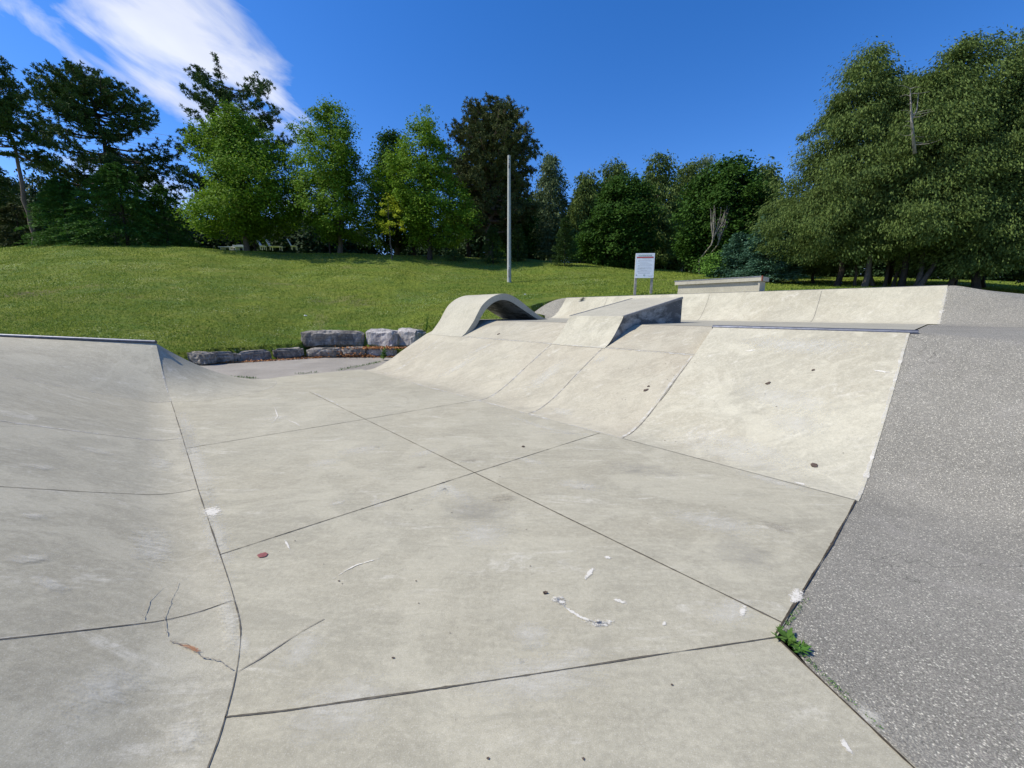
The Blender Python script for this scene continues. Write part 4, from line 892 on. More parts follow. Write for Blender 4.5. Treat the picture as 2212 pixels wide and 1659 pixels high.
# shield shaped badge and small maple-like emblem
ang=[(-.05,.135),(.05,.135),(.05,.105),(.03,.08),(0,.068),(-.03,.08),(-.05,.105)]
acc.add(SM([(x*wS,fr-.001,zb+y*hS) for x,y in ang]),np.arange(7)[None,::-1])
acc.build('badge',[M['green_ink']],sg)
acc=Acc(); acc.add(SM([(x*wS,fr,zb+y*hS) for x,y in ((-.43,.10),(-.39,.10),(-.385,.125),(-.41,.145),(-.435,.125))]),np.arange(5)[None,:]); acc.build('emblem',[M['green_ink']],sg)
acc=Acc(); acc.add(SM([(x*wS*.5,fr-.003,zb+(.105+(y-.105)*.5)*hS) for x,y in ang]),np.arange(7)[None,::-1]); acc.build('badge_centre',[M['sign']],sg)
# ------------------------------------------------------------------ armour stones
def stone(u0,u1,vt,vb,zb_,depth,lab,mat='stone',seed=0,yaw=None,wdir=None):
    pL=atz(u0,vb,zb_);pR=atz(u1,vb,zb_) ; 
    if wdir is not None: pR=pL+wdir*np.linalg.norm(pR-pL)
    Dm=(pL[1]+pR[1])/2; top=atd((u0+u1)/2,vt,Dm)[2]; x=pR-pL; L=np.linalg.norm(x); x/=L; y=np.array([-x[1],x[0],0]); h=top-zb_
    r=np.random.default_rng(seed); nx,ny,nz=int(max(5,L*9)),6,6
    import itertools
    bm_v=[];idx={}
    def vid(i,j,k):
        if (i,j,k) in idx: return idx[(i,j,k)]
        fx,fy,fz=i/nx,j/ny,k/nz
        idx[(i,j,k)]=len(bm_v); bm_v.append((fx,fy,fz)); return idx[(i,j,k)]
    fs=[]
    for i in range(nx):
        for j in range(ny): fs+= [[vid(i,j,0),vid(i,j+1,0),vid(i+1,j+1,0),vid(i+1,j,0)],[vid(i,j,nz),vid(i+1,j,nz),vid(i+1,j+1,nz),vid(i,j+1,nz)]]
        for k in range(nz): fs+= [[vid(i,0,k),vid(i+1,0,k),vid(i+1,0,k+1),vid(i,0,k+1)],[vid(i,ny,k),vid(i,ny,k+1),vid(i+1,ny,k+1),vid(i+1,ny,k)]]
    for j in range(ny):
        for k in range(nz): fs+= [[vid(0,j,k),vid(0,j,k+1),vid(0,j+1,k+1),vid(0,j+1,k)],[vid(nx,j,k),vid(nx,j+1,k),vid(nx,j+1,k+1),vid(nx,j,k+1)]]
    f_=np.array(bm_v); c=f_*2-1; ph=r.uniform(0,6.3,(10,4)); nse=np.zeros((len(f_),3)); pos=f_*np.array([L,depth,h])
    for k in range(10):
        fr_=2.2*1.35**k; dv=unit(r.normal(0,1,3)); nse+=np.outer(np.sin(pos@dv*fr_+ph[k,0]),unit(r.normal(0,1,3)))*.055/(1+.35*k)
    nse+=r.normal(0,.010,nse.shape)
    rnd=np.clip(np.abs(c),0,1)**7; cor=rnd.sum(1)-rnd.max(1); pos=pos-np.sign(c)*rnd*np.array([.07,.06,.05])*np.clip(cor,0,1)[:,None]*1.2
    pos=pos+nse*np.array([1,1,.7])*min(1,h/.5)
    Wd=pL+np.outer(pos[:,0],x)+np.outer(pos[:,1],y)+np.outer(pos[:,2],[0,0,1])
    o_=pL.copy(); me=mkmesh('armour_stone',Wd-o_,[np.array(fs)],[M[mat]],False); o=link('armour_stone',me); o.location=o_
    tag(o,lab,'stone','limestone blocks of the low wall'); return o
Z6=lambda x,y: ((500+x*.58770)/1.8228,(1150+y*.58770)/1.8228)
def st6(x0,x1,yt,yb,zb_,dp,lab,**k):
    u0,_=Z6(x0,0);u1,_=Z6(x1,0);_,vt=Z6(0,yt);_,vb=Z6(0,yb); return stone(u0,u1,vt,vb,zb_,dp,lab,**k)
def path_stone(xa,ya,xb,yb,yt,lab,seed,zb_=-.02,dp=.5,mat='stone'):
    u0,v0=Z6(xa,ya);u1,v1=Z6(xb,yb); p0=atz(u0,v0,zb_+.02);p1=atz(u1,v1,zb_+.02)
    return stone_pts(p0,p1,Z6(0,yt)[1],(u0+u1)/2,zb_,dp,lab,seed,mat)
def stone_pts(p0,p1,vt,um,zb_,dp,lab,seed,mat):
    # same block builder with explicit foot points
    global atz
    real=atz; seq=[p0,p1]; atz=lambda u,v,z: np.array([seq[0][0],seq[0][1],zb_]) if u==0 else np.array([seq[1][0],seq[1][1],zb_])
    try:
        Dm=(p0[1]+p1[1])/2; h=atd(um,vt,Dm)[2]
        o=stone(0,1,829.5-0,0,zb_,dp,lab,mat,seed) if False else _stone_raw(p0,p1,h,zb_,dp,lab,mat,seed)
    finally: atz=real
    return o
def _stone_raw(p0,p1,top,zb_,dp,lab,mat,seed):
    global atz,atd
    ra,rd_=atz,atd
    atz=lambda u,v,z: np.array([(p0 if u==0 else p1)[0],(p0 if u==0 else p1)[1],zb_]); atd=lambda u,v,D: np.array([0,0,top])
    try: return stone(0,1,0,0,zb_,dp,lab,mat,seed)
    finally: atz,atd=ra,rd_
path_stone(285,480,513,493,402,'low wall block farthest left, partly behind the corner ramp',101)
path_stone(525,488,742,470,402,'low wall block second from the left with a hollow at its foot',102)
path_stone(748,468,975,452,390,'low wall block with a flat dark face, middle of the low course',103)
path_stone(985,451,1193,438,382,'low wall block just left of the big boulder',104)
path_stone(1200,436,1425,437,376,'low wall block under the big boulder',105)
path_stone(1432,436,1592,436,376,'low wall block half buried in fallen leaves',106)
path_stone(1600,434,1800,432,378,'short pale low block beneath the middle boulder, behind the weed',107,mat='stonepale')
u_=lambda x: Z6(x,0)[0]
def up_stone(x0,x1,yt,yb,lab,seed,mat,D0,D1,dp=.8):
    a0_=atd(Z6(x0,yb)[0],Z6(x0,yb)[1],D0); a1_=atd(Z6(x1,yb)[0],Z6(x1,yb)[1],D1); top=atd(Z6((x0+x1)/2,yt)[0],Z6(0,yt)[1],(D0+D1)/2)[2]
    zb_=(a0_[2]+a1_[2])/2; return _stone_raw(a0_,a1_,top,zb_,dp,lab,mat,seed)
up_stone(1145,1590,262,374,'largest boulder, long grey block on top of the low wall',111,'stone',14.4,14.85)
up_stone(1600,1786,254,374,'middle pale boulder on the wall with a dark gap at each side',112,'stonepale',15.0,14.6)
up_stone(1795,1945,254,384,'rightmost pale boulder against the edge of the bank',113,'stonepale',14.9,14.5)
up_stone(1950,2030,252,330,'narrow stone tucked behind the bank edge beside a green weed',114,'stonepale',15.4,15.4,.5)
# ------------------------------------------------------------------ litter, weeds
r=np.random.default_rng(55)
n=5200; ex=r.normal(0,1,(n,2)); cen=(atz(*Z6(1560,428),.0)+atz(*Z6(1430,432),0))/2; dirw=unit(atz(*Z6(1700,440),0)-atz(*Z6(1300,440),0))
Pp=cen+np.outer(ex[:,0]*.85,dirw)+np.outer(ex[:,1]*.16,[.1,-1,0])+np.outer(np.abs(r.normal(0,.10,n))*np.clip(1.3-np.abs(ex[:,0]),.1,1),[0,0,1])+[0,0,.01]
k2=900; P2_=atz(*Z6(1670,376),.30)+np.outer(r.normal(0,.5,k2),dirw)+np.outer(r.normal(0,.12,k2),[0,1,0])+[0,0,.02]
k3=500; t3=r.random(k3); e0=atz(*Z6(560,480),0);e1=atz(*Z6(1300,438),0); P3=e0+np.outer(t3,e1-e0)+np.outer(-np.abs(r.normal(0,.05,k3)),[-.5,1,0])+[0,0,.01]
Pp=np.concatenate([Pp,P2_,P3]); n=len(Pp); D=unit(r.normal(0,1,(n,3))*[1,1,.35]); U=unit(np.cross(D,r.normal(0,.5,(n,3))+[0,0,1])); acc=Acc(); acc.add(*cards(Pp,D,U,.07*r.uniform(.6,1.4,n),.045*r.uniform(.6,1.4,n)))
tag(acc.build('leaf_litter',[M['dry']]),kind='stuff')
def weed(name,p,h,n,nl,spread,leafl,lab,seed,mat='weed',rosette=False):
    r=np.random.default_rng(seed); t=thing(name,p,lab,'weed'); ta=Acc(); ca=Acc()
    for k in range(n):
        az=r.uniform(0,6.28); tip=np.array([math.cos(az)*spread*r.random(),math.sin(az)*spread*r.random(),h*r.uniform(.6,1.)]); s_=np.linspace(0,1,5)
        st=np.outer(s_,tip)+np.outer(np.sin(s_*2)*.03,[math.cos(az),math.sin(az),0]); ta.tube(st,np.linspace(.006,.002,5),5,0,False)
        tt=r.random(nl)*.9+.1; C0=np.stack([np.interp(tt,s_,st[:,i]) for i in range(3)],-1); la=r.uniform(0,6.28,nl)
        D=unit(np.stack([np.cos(la),np.sin(la),r.uniform(.0,.7,nl)],-1)); U=unit(np.cross(D,[0,0,1.])); L=leafl*r.uniform(.6,1.2,nl)*(1.2-.6*tt)
        ca.add(*cards(C0,D,U,L,L*.32))
    if rosette:
        m_=16; la=r.uniform(0,6.28,m_); D=unit(np.stack([np.cos(la),np.sin(la),r.uniform(.05,.5,m_)],-1)); U=unit(np.cross(D,[0,0,1.])); L=leafl*r.uniform(1.,2.,m_); ca.add(*cards(np.zeros((m_,3))+[0,0,.01],D,U,L,L*.36))
    ta.build('stem',[M[mat]],t,False,origin=(0,0,0)); ca.build('leaves',[M[mat]],t,False,origin=(0,0,0)); return t
weed('weed',atz(1702,1383,0),.035,5,6,.045,.034,'low leafy weed at the corner of the floor joint by the asphalt',1,rosette=True)
weed('weed',atz(1728,1405,0),.028,4,6,.04,.028,'smaller dark leafed weed just right of the corner weed',2,'hemlock',rosette=True)
weed('weed',atz(*Z6(1715,455),0),.55,4,40,.12,.16,'bushy green weed before the pale boulders',3)
weed('weed',atd(920.5,719,14.6),.75,3,42,.10,.12,'tall thin weed beside the arch foot on the lawn edge',4,'hemlock')
weed('weed',atd(900,722,15.1),.28,7,16,.35,.12,'creeping weed over the narrow stone',5)
# tufts at the far floor edge
acc=Acc(); r=np.random.default_rng(6); n=420; t=r.random(n); e0=atz(*Z6(600,566),0);e1=atz(*Z6(870,582),0);f0=atz(*Z6(1400,530),0);f1=atz(*Z6(1700,470),0); g0=atz(*Z6(1130,552),0);g1=atz(*Z6(1280,540),0)
pick=r.choice(3,n,p=[.35,.5,.15]); tt=t[:,None]**.8
Pp=np.where((pick==0)[:,None],e0+tt*(e1-e0),np.where((pick==1)[:,None],f0+tt*(f1-f0),g0+tt*(g1-g0)))+r.normal(0,.025,(n,3))*[1,1,0]
D=unit(r.normal(0,.5,(n,3))+[0,0,1]); U=unit(np.cross(D,r.normal(0,1,(n,3)))); acc.add(*cards(Pp,D,U,.07*r.uniform(.3,1.2,n),.012)); 
n=300; e0=atz(1700,1385,0);e1=atz(1900,1570,0); h0=atz(1745,1290,0);h1=atz(1700,1350,0); t=r.random(n)[:,None]**1.4; pk=(r.random(n)<.65)[:,None]
Pp=np.where(pk,e0+t*(e1-e0),h1+t*(h0-h1))+r.normal(0,.006,(n,3))*[1,1,0]; D=unit(r.normal(0,.7,(n,3))+[0,0,.7]); U=unit(np.cross(D,r.normal(0,1,(n,3)))); acc.add(*cards(Pp,D,U,.013*r.uniform(.4,1.3,n),.004))
tag(acc.build('moss_and_tufts',[M['hemlock']]),kind='stuff')
# loose grit and dead leaves, each lying on the concrete
def pebble(u,v,surf,s_,lab,mat,seed,name='dead_leaf',cat='leaf',group='dead leaves on the concrete'):
    p=onsurf(u,v,surf); r=np.random.default_rng(seed); k=9; an=np.linspace(0,6.28,k,endpoint=False); rr3=s_*r.uniform(.55,1.2,k)
    ring=np.stack([np.cos(an)*rr3*1.3,np.sin(an)*rr3,r.uniform(.002,.012,k)],-1); V=np.vstack([ring,[[0,0,s_*.35]],ring*[1,1,0]])
    i=np.arange(k);j=(i+1)%k; o=link(name,mkmesh(name,V,[np.stack([i,j,np.full(k,k)],-1),np.stack([i+k+1,j+k+1,j,i],-1)],[mat],False)); 
    n_=surfnorm(p,surf); o.location=p+n_*.003; o.rotation_mode='QUATERNION'; o.rotation_quaternion=Vector((0,0,1)).rotation_difference(Vector(n_)); tag(o,lab,cat,group); return o
TD=np.stack([np.interp(np.linspace(0,1,400),np.linspace(0,1,len(TOE)),TOE[:,i]) for i in (0,1)],-1)
def zleft(a,b):
    d_=np.hypot(TD[:,0]-a,TD[:,1]-b); k=int(np.argmin(d_)); return float(zL(d_[k])) if b<TD[k,1] else 0.
def zsurf(kind):
    if kind=='floor': return lambda a,b: 0.
    if kind=='left': return zleft
    return lambda a,b: float(zprof(b,kind=='qp'))
def onsurf(u,v,kind):
    r_=ray(u,v); f=zsurf(kind); lo,hi=.5,40.
    ts_=np.linspace(1,30,3000)
    for k in range(len(ts_)):
        p=np.array([0,0,H])+ts_[k]*r_; a_,b_=toab(p)
        if p[2]<=f(a_,b_): p[2]=f(a_,b_); return p
    return p
def surfnorm(p,kind):
    a_,b_=toab(p); f=zsurf(kind); dz_=(f(a_,b_+.02)-f(a_,b_-.02))/.04; n_=-B*dz_+np.array([0,0,1.]); return n_/np.linalg.norm(n_)
for k,(u,v,kd,s_,lab) in enumerate([(1659,829,'qp',.028,'dark crumpled leaf high on the main quarter pipe'),(1756,801,'qp',.014,'tiny dark speck of leaf highest on the quarter pipe'),(1759,1006,'qp',.030,'dark leaf low on the quarter pipe near the asphalt'),(1395,843,'bank',.03,'brown leaf stuck on the tan bank, lower of two'),(1400,836,'bank',.020,'brown leaf stuck on the tan bank, upper of two'),(1177,1284,'floor',.011,'small black leaf bit on the flat floor'),(1130,966,'floor',.014,'dark leaf bit by the long floor joint'),(568,1201,'floor',.0,''),(1077,722,'bank',.03,'small red-brown leaf at the lip of the bank')]):
    if lab: pebble(u,v,kd,s_,lab,M['stain_brown'],200+k)
# grit speckles as stuff
acc=Acc(); r=np.random.default_rng(66); n=130; aa=r.uniform(.6,9,n); bb=r.uniform(.4,4.2,n)
for k in range(n):
    q=5; an=np.linspace(0,6.28,q,endpoint=False); s_=r.uniform(.002,.0055); acc.add(np.array([AB(aa[k],bb[k],.004+.0*k)+np.array([math.cos(x)*s_*r.uniform(.6,1.8),math.sin(x)*s_,0]) for x in an]),np.arange(q)[None,:])
n=90; aa=r.uniform(.5,10,n); bb=r.uniform(4.5,6.2,n)
for k in range(n):
    q=5; an=np.linspace(0,6.28,q,endpoint=False); s_=r.uniform(.003,.009); p=AB(aa[k],bb[k],0); p[2]=float(zprof(bb[k],aa[k]<2.66)); n_=surfnorm(p,'bank'); e=np.cross(n_,A)
    acc.add(np.array([p+n_*.006+A*math.cos(x)*s_+e*math.sin(x)*s_*.7 for x in an]),np.arange(q)[None,::-1])
tag(acc.build('grit',[M['stain_brown']]),kind='stuff')
# ------------------------------------------------------------------ marks on the concrete (scuffs, chalk, stains)
def decal_mesh(items,name,mat,lift=.004):
    V=[];Fq=[];UV=[];n0=0
    for kd,pts,wd in items:   # polyline ribbons (pixel path) of width wd metres
        P_=[onsurf(u,v,kd) for u,v in pts]
        ab=np.array([toab(p) for p in P_]); L=np.concatenate([[0],np.cumsum(np.linalg.norm(np.diff(ab,axis=0),axis=1))]); n=max(6,int(L[-1]/.06)); t=np.linspace(0,L[-1],n)
        a_=np.interp(t,L,ab[:,0]);b_=np.interp(t,L,ab[:,1]); da=np.gradient(a_);db=np.gradient(b_);ln=np.hypot(da,db)+1e-9; f=zsurf(kd)
        lf=lift+(.006 if kd=='left' else 0)
        for j,w in enumerate(np.linspace(-1,1,7)):
            for k in range(n):
                x=a_[k]-db[k]/ln[k]*w*wd/2; y=b_[k]+da[k]/ln[k]*w*wd/2; V.append(AB(x,y,f(x,y)+lf)); UV.append((2*k/(n-1)-1,w))
        i=np.arange(7*n).reshape(7,n)+n0; Fq.append(np.stack([i[:-1,:-1],i[:-1,1:],i[1:,1:],i[1:,:-1]],-1).reshape(-1,4)); n0+=7*n
    me=mkmesh(name,np.array(V),[np.concatenate(Fq)],[mat],True)
    uv=me.uv_layers.new(name='UVMap'); UV=np.array(UV); li=np.zeros(len(me.loops),dtype=np.int32); me.loops.foreach_get('vertex_index',li); uv.data.foreach_set('uv',UV[li].ravel().astype(np.float32))
    return me
Z3=lambda x,y: ((1500+x*.5425)/1.8228,(1600+y*.5425)/1.8228)
white=[('floor',[Z3(1570,1155),Z3(1500,1230),Z3(1455,1285)],.035),('floor',[Z3(1205,1425),Z3(1300,1395),Z3(1370,1430)],.05),('floor',[Z3(1300,1380),Z3(1320,1470)],.05),('floor',[Z3(1670,1395),Z3(1800,1445)],.04),('floor',[Z3(1440,1560),Z3(1580,1590),Z3(1740,1550)],.045),('floor',[Z3(1560,1545),Z3(1600,1600)],.04),('floor',[Z3(1610,1095),Z3(1680,1115)],.04),('floor',[(1600,1345),(1604,1322),(1612,1302)],.035),('floor',[(1806,1582),(1830,1618),(1845,1642)],.028),('floor',[Z3(2030,1575),Z3(2080,1590)],.04),('floor',[(612,1162),(630,1195)],.018),('floor',[(448,1092),(466,1115),(490,1112)],.20),('floor',[(1705,1310),(1722,1285),(1738,1270)],.07)]
white=[(k_,p_,w_*(1.35 if w_<.1 else .9)) for k_,p_,w_ in white]+[('floor',[(1195,1282),(1206,1305),(1250,1335),(1300,1352),(1340,1340)],.03),('floor',[(700,1265),(760,1225),(850,1200)],.02),('floor',[(600,900),(640,915),(660,930)],.03),('floor',[(590,870),(600,900),(575,930)],.03),('qp',[(1600,760),(1640,756)],.05),('qp',[(1880,800),(1930,806)],.05),('qp',[(1700,1040),(1760,1052)],.06)]
wm=decal_mesh(white,'white_marks',M['mwhite'])
o=link('chalk_mark',wm,floor)
pale=[('left',[(310,1130),(330,1180),(335,1250)],.30),('left',[(330,980),(360,1030)],.3),('left',[(0,1200),(60,1215),(130,1190)],.16),('left',[(40,1110),(110,1125)],.14),('left',[(60,1240),(160,1290)],.12),('left',[(120,1480),(330,1500)],.35),('left',[(480,1250),(500,1360),(490,1450)],.12),('left',[(380,1560),(430,1640)],.15),('left',[(150,960),(260,990)],.25),('left',[(20,1000),(140,1020)],.2),('floor',[(380,890),(440,1040),(500,1230)],.30),('floor',[(388,880),(420,980)],.25),('floor',[(1060,885),(1180,925),(1330,955)],.16),('floor',[(1560,1010),(1800,1075)],.35),('qp',[(1430,925),(1600,960),(1830,1040)],.35),('qp',[(1560,735),(1740,745),(1940,745)],.35),('qp',[(1640,900),(1800,930)],.5),('bank',[(1000,770),(1080,735)],.3),('bank',[(1270,790),(1320,765)],.3),('floor',[(640,1010),(760,990)],.3),('floor',[(1180,1040),(1330,1060)],.3),('floor',[(560,1560),(900,1500)],.4),('floor',[(960,1150),(1120,1160)],.5),('floor',[(880,1115),(960,1050),(1060,1120)],.22),('floor',[(1120,930),(1290,940),(1340,946)],.12),('floor',[(690,1098),(760,1078)],.10),('floor',[(870,992),(960,966)],.22),('floor',[(1090,985),(1200,1008)],.18),('floor',[(800,1078),(830,1100)],.2),('floor',[(560,905),(640,900)],.35),('floor',[(430,1060),(455,1120),(510,1300)],.22),('floor',[(520,1370),(525,1430)],.10),('floor',[(1090,1385),(1200,1360)],.3),('floor',[(700,985),(850,960)],.35),('floor',[(1400,1100),(1700,1160)],.45),('floor',[(1500,1350),(1650,1300)],.25),('floor',[(900,1500),(1400,1430)],.35),('floor',[(1850,1500),(1900,1600)],.15),('floor',[(700,1340),(640,1420),(560,1440)],.25),
('qp',[(1420,940),(1640,1000),(1800,1050)],.45),('qp',[(1580,740),(1900,760)],.4),('qp',[(1560,830),(1850,900)],.5),('bank',[(1180,880),(1250,900)],.3),('bank',[(1110,860),(1250,760)],.5),('bank',[(930,820),(1050,760)],.35)]
link('pale_scuff',decal_mesh(pale,'pale_marks',M['mpale'],.0016),floor)
dark=[('floor',[(1030,1085),(1140,1072)],.30),('floor',[(970,998),(1060,995)],.25),('floor',[(890,1012),(930,1008)],.15),('floor',[(1610,1120),(1760,1165)],.28),('floor',[(800,965),(830,968)],.1)]
link('wheel_scuff',decal_mesh(dark,'dark_marks',M['mdark'],.005),floor)
wet=[('floor',[(950,1060),(1130,1150)],.8),('floor',[(1250,1000),(1550,1030)],.5),('floor',[(560,1420),(572,1425)],.16),('floor',[(1500,1180),(1700,1200)],.7)]
link('grey_stain',decal_mesh(wet,'grey_marks',M['mwet'],.001),floor)
rust=[('left',[(368,1392),(410,1402),(440,1418)],.035)]
link('rust_stain',decal_mesh(rust,'rust_marks',M['mrust'],.004),floor)
def crackline(kd,pts,w,seed):
    r=np.random.default_rng(seed); P_=[onsurf(u,v,kd) for u,v in pts]; ab=np.array([toab(p) for p in P_]); L=np.concatenate([[0],np.cumsum(np.linalg.norm(np.diff(ab,axis=0),axis=1))]); n=max(8,int(L[-1]/.012)); t=np.linspace(0,L[-1],n)
    a_=np.interp(t,L,ab[:,0]);b_=np.interp(t,L,ab[:,1]); wo=np.cumsum(r.normal(0,.004,n)); wo-=np.linspace(wo[0],wo[-1],n); a_=a_+wo; b_=b_+wo*.6; f=zsurf(kd); ww=w*(.5+r.random(n)); lf=.009 if kd=='left' else .0035
    return np.stack([[AB(a_[k]-ww[k]*.5,b_[k]-ww[k]*.5,f(a_[k],b_[k])+lf) for k in range(n)],[AB(a_[k]+ww[k]*.5,b_[k]+ww[k]*.5,f(a_[k],b_[k])+lf) for k in range(n)]])
acc=Acc()
for k,(kd,pts,w) in enumerate([('left',[(368,1390),(420,1408),(470,1435),(503,1452)],.003),('left',[(360,1375),(352,1340),(372,1290),(385,1260),(430,1228)],.0025),('left',[(310,1340),(322,1300),(350,1270)],.0025)]): acc.grid(crackline(kd,pts,w,k),0)
acc.build('crack',[M['crack']],lb,False)
pr=onsurf(567,1201,'floor'); an=np.linspace(0,6.28,18,endpoint=False); rb=np.random.default_rng(2)
V=np.stack([np.cos(an)*.034*rb.uniform(.8,1.15,18),np.sin(an)*.028*rb.uniform(.7,1.1,18),np.full(18,.006)],-1)+pr
link('red_blot',mkmesh('red_blot',V,[np.arange(18)[None,:]],[M['stain_red']]),floor)
# ------------------------------------------------------------------ far things beyond the lawn crest
def chair(u,v,D,lab,rz,w=1.0):
    f=atd(u,v,D); z=float(terr(f[0],f[1])); z=f[2]-.28
    t=thing('lounge_chair',(f[0],f[1],z),lab,'chair','white chairs beyond the lawn crest'); t.rotation_euler=(0,0,rz)
    acc=Acc(); acc.box((-w*.5,-.28,.30),(w*.5,.28,.36)); acc.build('seat',[M['white']],t,origin=(0,0,0))
    acc=Acc(); acc.add([(-w*.5,-.28,.36),(-w*.5,.28,.36),(-w*.5-.28,.28,.95),(-w*.5-.28,-.28,.95),(-w*.5+.05,-.28,.36),(-w*.5+.05,.28,.36),(-w*.5-.23,.28,.95),(-w*.5-.23,-.28,.95)],np.array([[0,3,2,1],[4,5,6,7],[0,4,7,3],[1,2,6,5],[3,7,6,2]])); acc.build('backrest',[M['white']],t,origin=(0,0,0))
    for x in (-w*.42,w*.38):
        for y in (-.24,.2):
            acc=Acc(); acc.box((x,y,0),(x+.05,y+.05,.30)); acc.build('leg',[M['white']],t,origin=(0,0,0))
chair(596,534,37,'white lounge chair with raised back right of the thin trunk',.1); chair(568,533,38,'white chair between the bright maple trunks and the lounger',.2,.4); chair(635,533,39,'small white chair right of the lounger',.3,.5)
def slab(u,v,D,wd,ht,lab):
    f=atd(u,v,D); t=thing('low_table',(f[0],f[1],f[2]-.35),lab,'table','white tables beyond the lawn crest')
    acc=Acc(); acc.box((-wd/2,-.35,.35),(wd/2,.35,.35+ht)); acc.build('table_top',[M['white']],t,origin=(0,0,0))
    for x in (-wd*.35,wd*.3):
        acc=Acc(); acc.box((x,-.3,-.2),(x+.06,.3,.35)); acc.build('leg',[M['white']],t,origin=(0,0,0))
slab(491,535,38,1.2,.06,'flat white table top at the lawn crest, left one'); slab(521,534.5,38,1.1,.18,'thicker white table at the lawn crest beside the maple trunk')
# house at the left edge
hp=atd(-40,522,62); hp[2]=terr(hp[0],hp[1]); hs_=thing('house',hp,'small house with grey wall and dark roof glimpsed at the left edge','house')
zb_=atd(0,524,62)[2]-hp[2]-.5
acc=Acc(); acc.box((-6,0,zb_-1),(5.6,6,zb_+3.0)); acc.build('lower_wall',[M['brick']],hs_,origin=(0,0,0))
acc=Acc(); acc.box((-6,.5,zb_+3.01),(4.7,6,zb_+6.)); acc.build('upper_wall',[M['wall']],hs_,origin=(0,0,0))
acc=Acc(); acc.add([(-6.4,-1.2,zb_+2.3),(6.5,-1.2,zb_+2.3),(5.8,.8,zb_+3.6),(-6.4,.8,zb_+3.6),(-6.4,-1.2,zb_+2.1),(6.5,-1.2,zb_+2.1),(5.8,.8,zb_+3.4),(-6.4,.8,zb_+3.4)],np.array([[0,1,2,3],[4,7,6,5],[0,4,5,1],[1,5,6,2]])); acc.build('porch_roof',[M['roof']],hs_,origin=(0,0,0))
acc=Acc(); acc.add([(-6.4,0,zb_+6),(5.2,0,zb_+6),(5.2,3.2,zb_+8),(-6.4,3.2,zb_+8),(5.2,6.6,zb_+6),(-6.4,6.6,zb_+6)],np.array([[0,1,2,3],[3,2,4,5]])); acc.build('roof',[M['roof']],hs_,origin=(0,0,0))
for x in (1.5,4.6):
    acc=Acc(); acc.box((x,-1.05,zb_-1),(x+.25,-.8,zb_+2.15)); acc.build('porch_post',[M['white']],hs_,origin=(0,0,0))
acc=Acc(); acc.box((2.2,.44,zb_+3.9),(3.4,.495,zb_+5.2)); acc.build('window',[M['glass']],hs_,origin=(0,0,0))
# overhead wires
for k,(v0,v1) in enumerate(((283,300),(296,310),(311,331),(318,340),(330,352))):
    p0=atd(300,v0,60);p1=atd(412,v1,60); d_=(p1-p0)/112.; q0=p0-d_*420;q1=p1+d_*330; s_=np.linspace(0,1,14)
    acc=Acc(); acc.tube(q0+np.outer(s_,q1-q0)-np.outer(np.sin(s_*np.pi)*0,[0,0,1]),.016,5,0,False)
    o=acc.build('overhead_wire',[M['black']],None,False,origin=q0); o.location=q0
    tag(o,['topmost','second from top','middle','second from bottom','lowest'][k]+' of five overhead wires between the two left pines','wire','overhead wires')
# small pale things lying on the lawn
for k,(u,v,D,lab) in enumerate(((1134,637,17.5,'small white scrap on the lawn above the arch'),(660,683,17,'pale fallen leaf on the lawn, left of the boulders'),(1002,541,0,''))):
    if not lab: continue
    f=atd(u,v,D); z=float(terr(f[0],f[1])); dd=f.copy()
    for D2 in np.arange(13,40,.1):
        g=atd(u,v,D2)
        if g[2]<=terr(g[0],g[1]): dd=g; break
    acc=Acc(); acc.box((-.05,-.03,0),(.05,.03,.035)); o=acc.build('paper_scrap',[M['white']],None,origin=(0,0,0)); o.location=dd+[0,0,.01]; o.rotation_euler=(.2,.1,k); tag(o,lab,'litter')
# ------------------------------------------------------------------ sun, sky, clouds
EL=math.radians(49); SAZ=math.radians(-94)   # from straight left, a touch towards the camera
sd=Vector((math.sin(SAZ)*math.cos(EL),math.cos(SAZ)*math.cos(EL),math.sin(EL)))
su=bpy.data.lights.new('sun','SUN'); su.energy=4.5; su.angle=math.radians(.53); su.color=(1,.93,.80)
so=bpy.data.objects.new('sun',su); C.objects.link(so); so.rotation_euler=sd.to_track_quat('Z','Y').to_euler(); so.location=(-20,0,40)
w=bpy.data.worlds.new('World'); sc.world=w; w.use_nodes=True; nt=w.node_tree; nt.nodes.clear(); s=NT(nt)
out=s.n('ShaderNodeOutputWorld'); bg=s.n('ShaderNodeBackground'); sky=s.n('ShaderNodeTexSky'); sky.sky_type='NISHITA'; sky.sun_disc=False
sky.sun_elevation=EL; sky.sun_rotation=SAZ; sky.altitude=300; sky.air_density=1.0; sky.dust_density=.25; sky.ozone_density=3.5
tc=s.n('ShaderNodeTexCoord'); sx=s.n('ShaderNodeSeparateXYZ'); s.l(tc.outputs['Generated'],sx.inputs[0])
yy=s.math('MAXIMUM',sx.outputs['Y'],.05); gx=s.math('DIVIDE',sx.outputs['X'],yy); gz=s.math('DIVIDE',sx.outputs['Z'],yy)
def lin(a,b,c): return s.math('ADD',s.math('ADD',s.math('MULTIPLY',gx,a),s.math('MULTIPLY',gz,b)),c)
th=math.radians(-30); cu,cv=math.cos(th),math.sin(th)
def ell(cx_,cz_,la,lb,t=th):
    c_,s_=math.cos(t),math.sin(t); U_=lin(c_/la,s_/la,-(c_*cx_+s_*cz_)/la); V_=lin(-s_/lb,c_/lb,-(-s_*cx_+c_*cz_)/lb)
    d2=s.math('ADD',s.math('MULTIPLY',U_,U_),s.math('MULTIPLY',V_,V_)); return s.math('SUBTRACT',1.,s.math('SQRT',d2))
cmb=s.n('ShaderNodeCombineXYZ'); s.l(lin(cu*2.2,cv*2.2,0),cmb.inputs[0]); s.l(lin(-cv*7.5,cu*7.5,0),cmb.inputs[1])
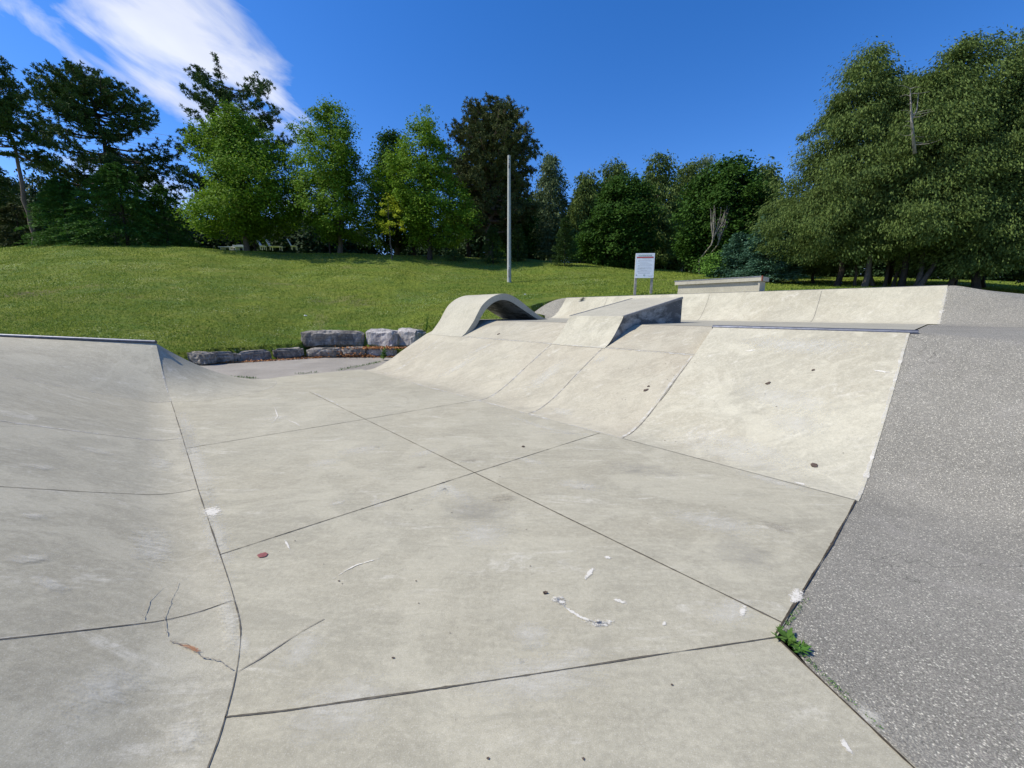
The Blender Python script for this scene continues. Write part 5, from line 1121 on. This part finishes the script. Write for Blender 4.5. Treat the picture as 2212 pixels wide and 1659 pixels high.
fb_=s.noise(cmb.outputs[0],1.5,8,.56,.55); fb2=s.noise(cmb.outputs[0],.8,5,.5,.3)
m1=ell(-.755,.63,.34,.165,math.radians(-40)); m2=ell(-.78,.49,.24,.05,math.radians(-22)); m3=ell(-1.05,.63,.18,.03,math.radians(-30)); m4=ell(-.80,.285,.18,.03,math.radians(-15)); m5=ell(-.50,.235,.10,.05,0.); m6=ell(-.60,.50,.10,.03,math.radians(-40))
mm=s.math('MAXIMUM',s.math('MULTIPLY',m1,1.15),s.math('MAXIMUM',s.math('MULTIPLY',m2,.75),s.math('MAXIMUM',s.math('MULTIPLY',m3,.32),s.math('MAXIMUM',s.math('MULTIPLY',m4,.6),s.math('MULTIPLY',m5,.6)))))
dens=s.math('ADD',s.math('MULTIPLY',mm,1.15),s.math('MULTIPLY',s.math('SUBTRACT',fb_,.5),2.7))
al=s.ramp(dens,[(0.,0.),(.22,.22),(.6,.60),(1.,.82)])
al=s.math('MULTIPLY',al,s.ramp(sx.outputs['Y'],[(.05,0.),(.15,1.)]))
hs=s.n('ShaderNodeHueSaturation'); hs.inputs['Saturation'].default_value=1.32; hs.inputs['Value'].default_value=1.30; s.l(sky.outputs[0],hs.inputs['Color'])
colc=s.mix(s.ramp(fb2,[(.35,0.),(.65,1.)]),(6.0,6.3,7.2),(8.4,8.6,9.2))
s.l(s.mix(al,s.mix(1.,hs.outputs[0],(1.02,.93,1.15),'MULTIPLY'),colc),bg.inputs['Color']); bg.inputs['Strength'].default_value=.10; s.l(bg.outputs[0],out.inputs[0])
# ------------------------------------------------------------------ camera
cam=bpy.data.cameras.new('camera'); cam.sensor_width=36; cam.lens=F/2212*36; cam.clip_end=3000; cam.clip_start=.05
co=bpy.data.objects.new('camera',cam); C.objects.link(co); co.location=(0,0,H); co.rotation_euler=(math.pi/2-P,0,0); sc.camera=co
sc.view_settings.view_transform='Standard'; sc.view_settings.look='None'; sc.view_settings.exposure=.31; sc.view_settings.gamma=1
sc.cycles.max_bounces=6; sc.cycles.transparent_max_bounces=16
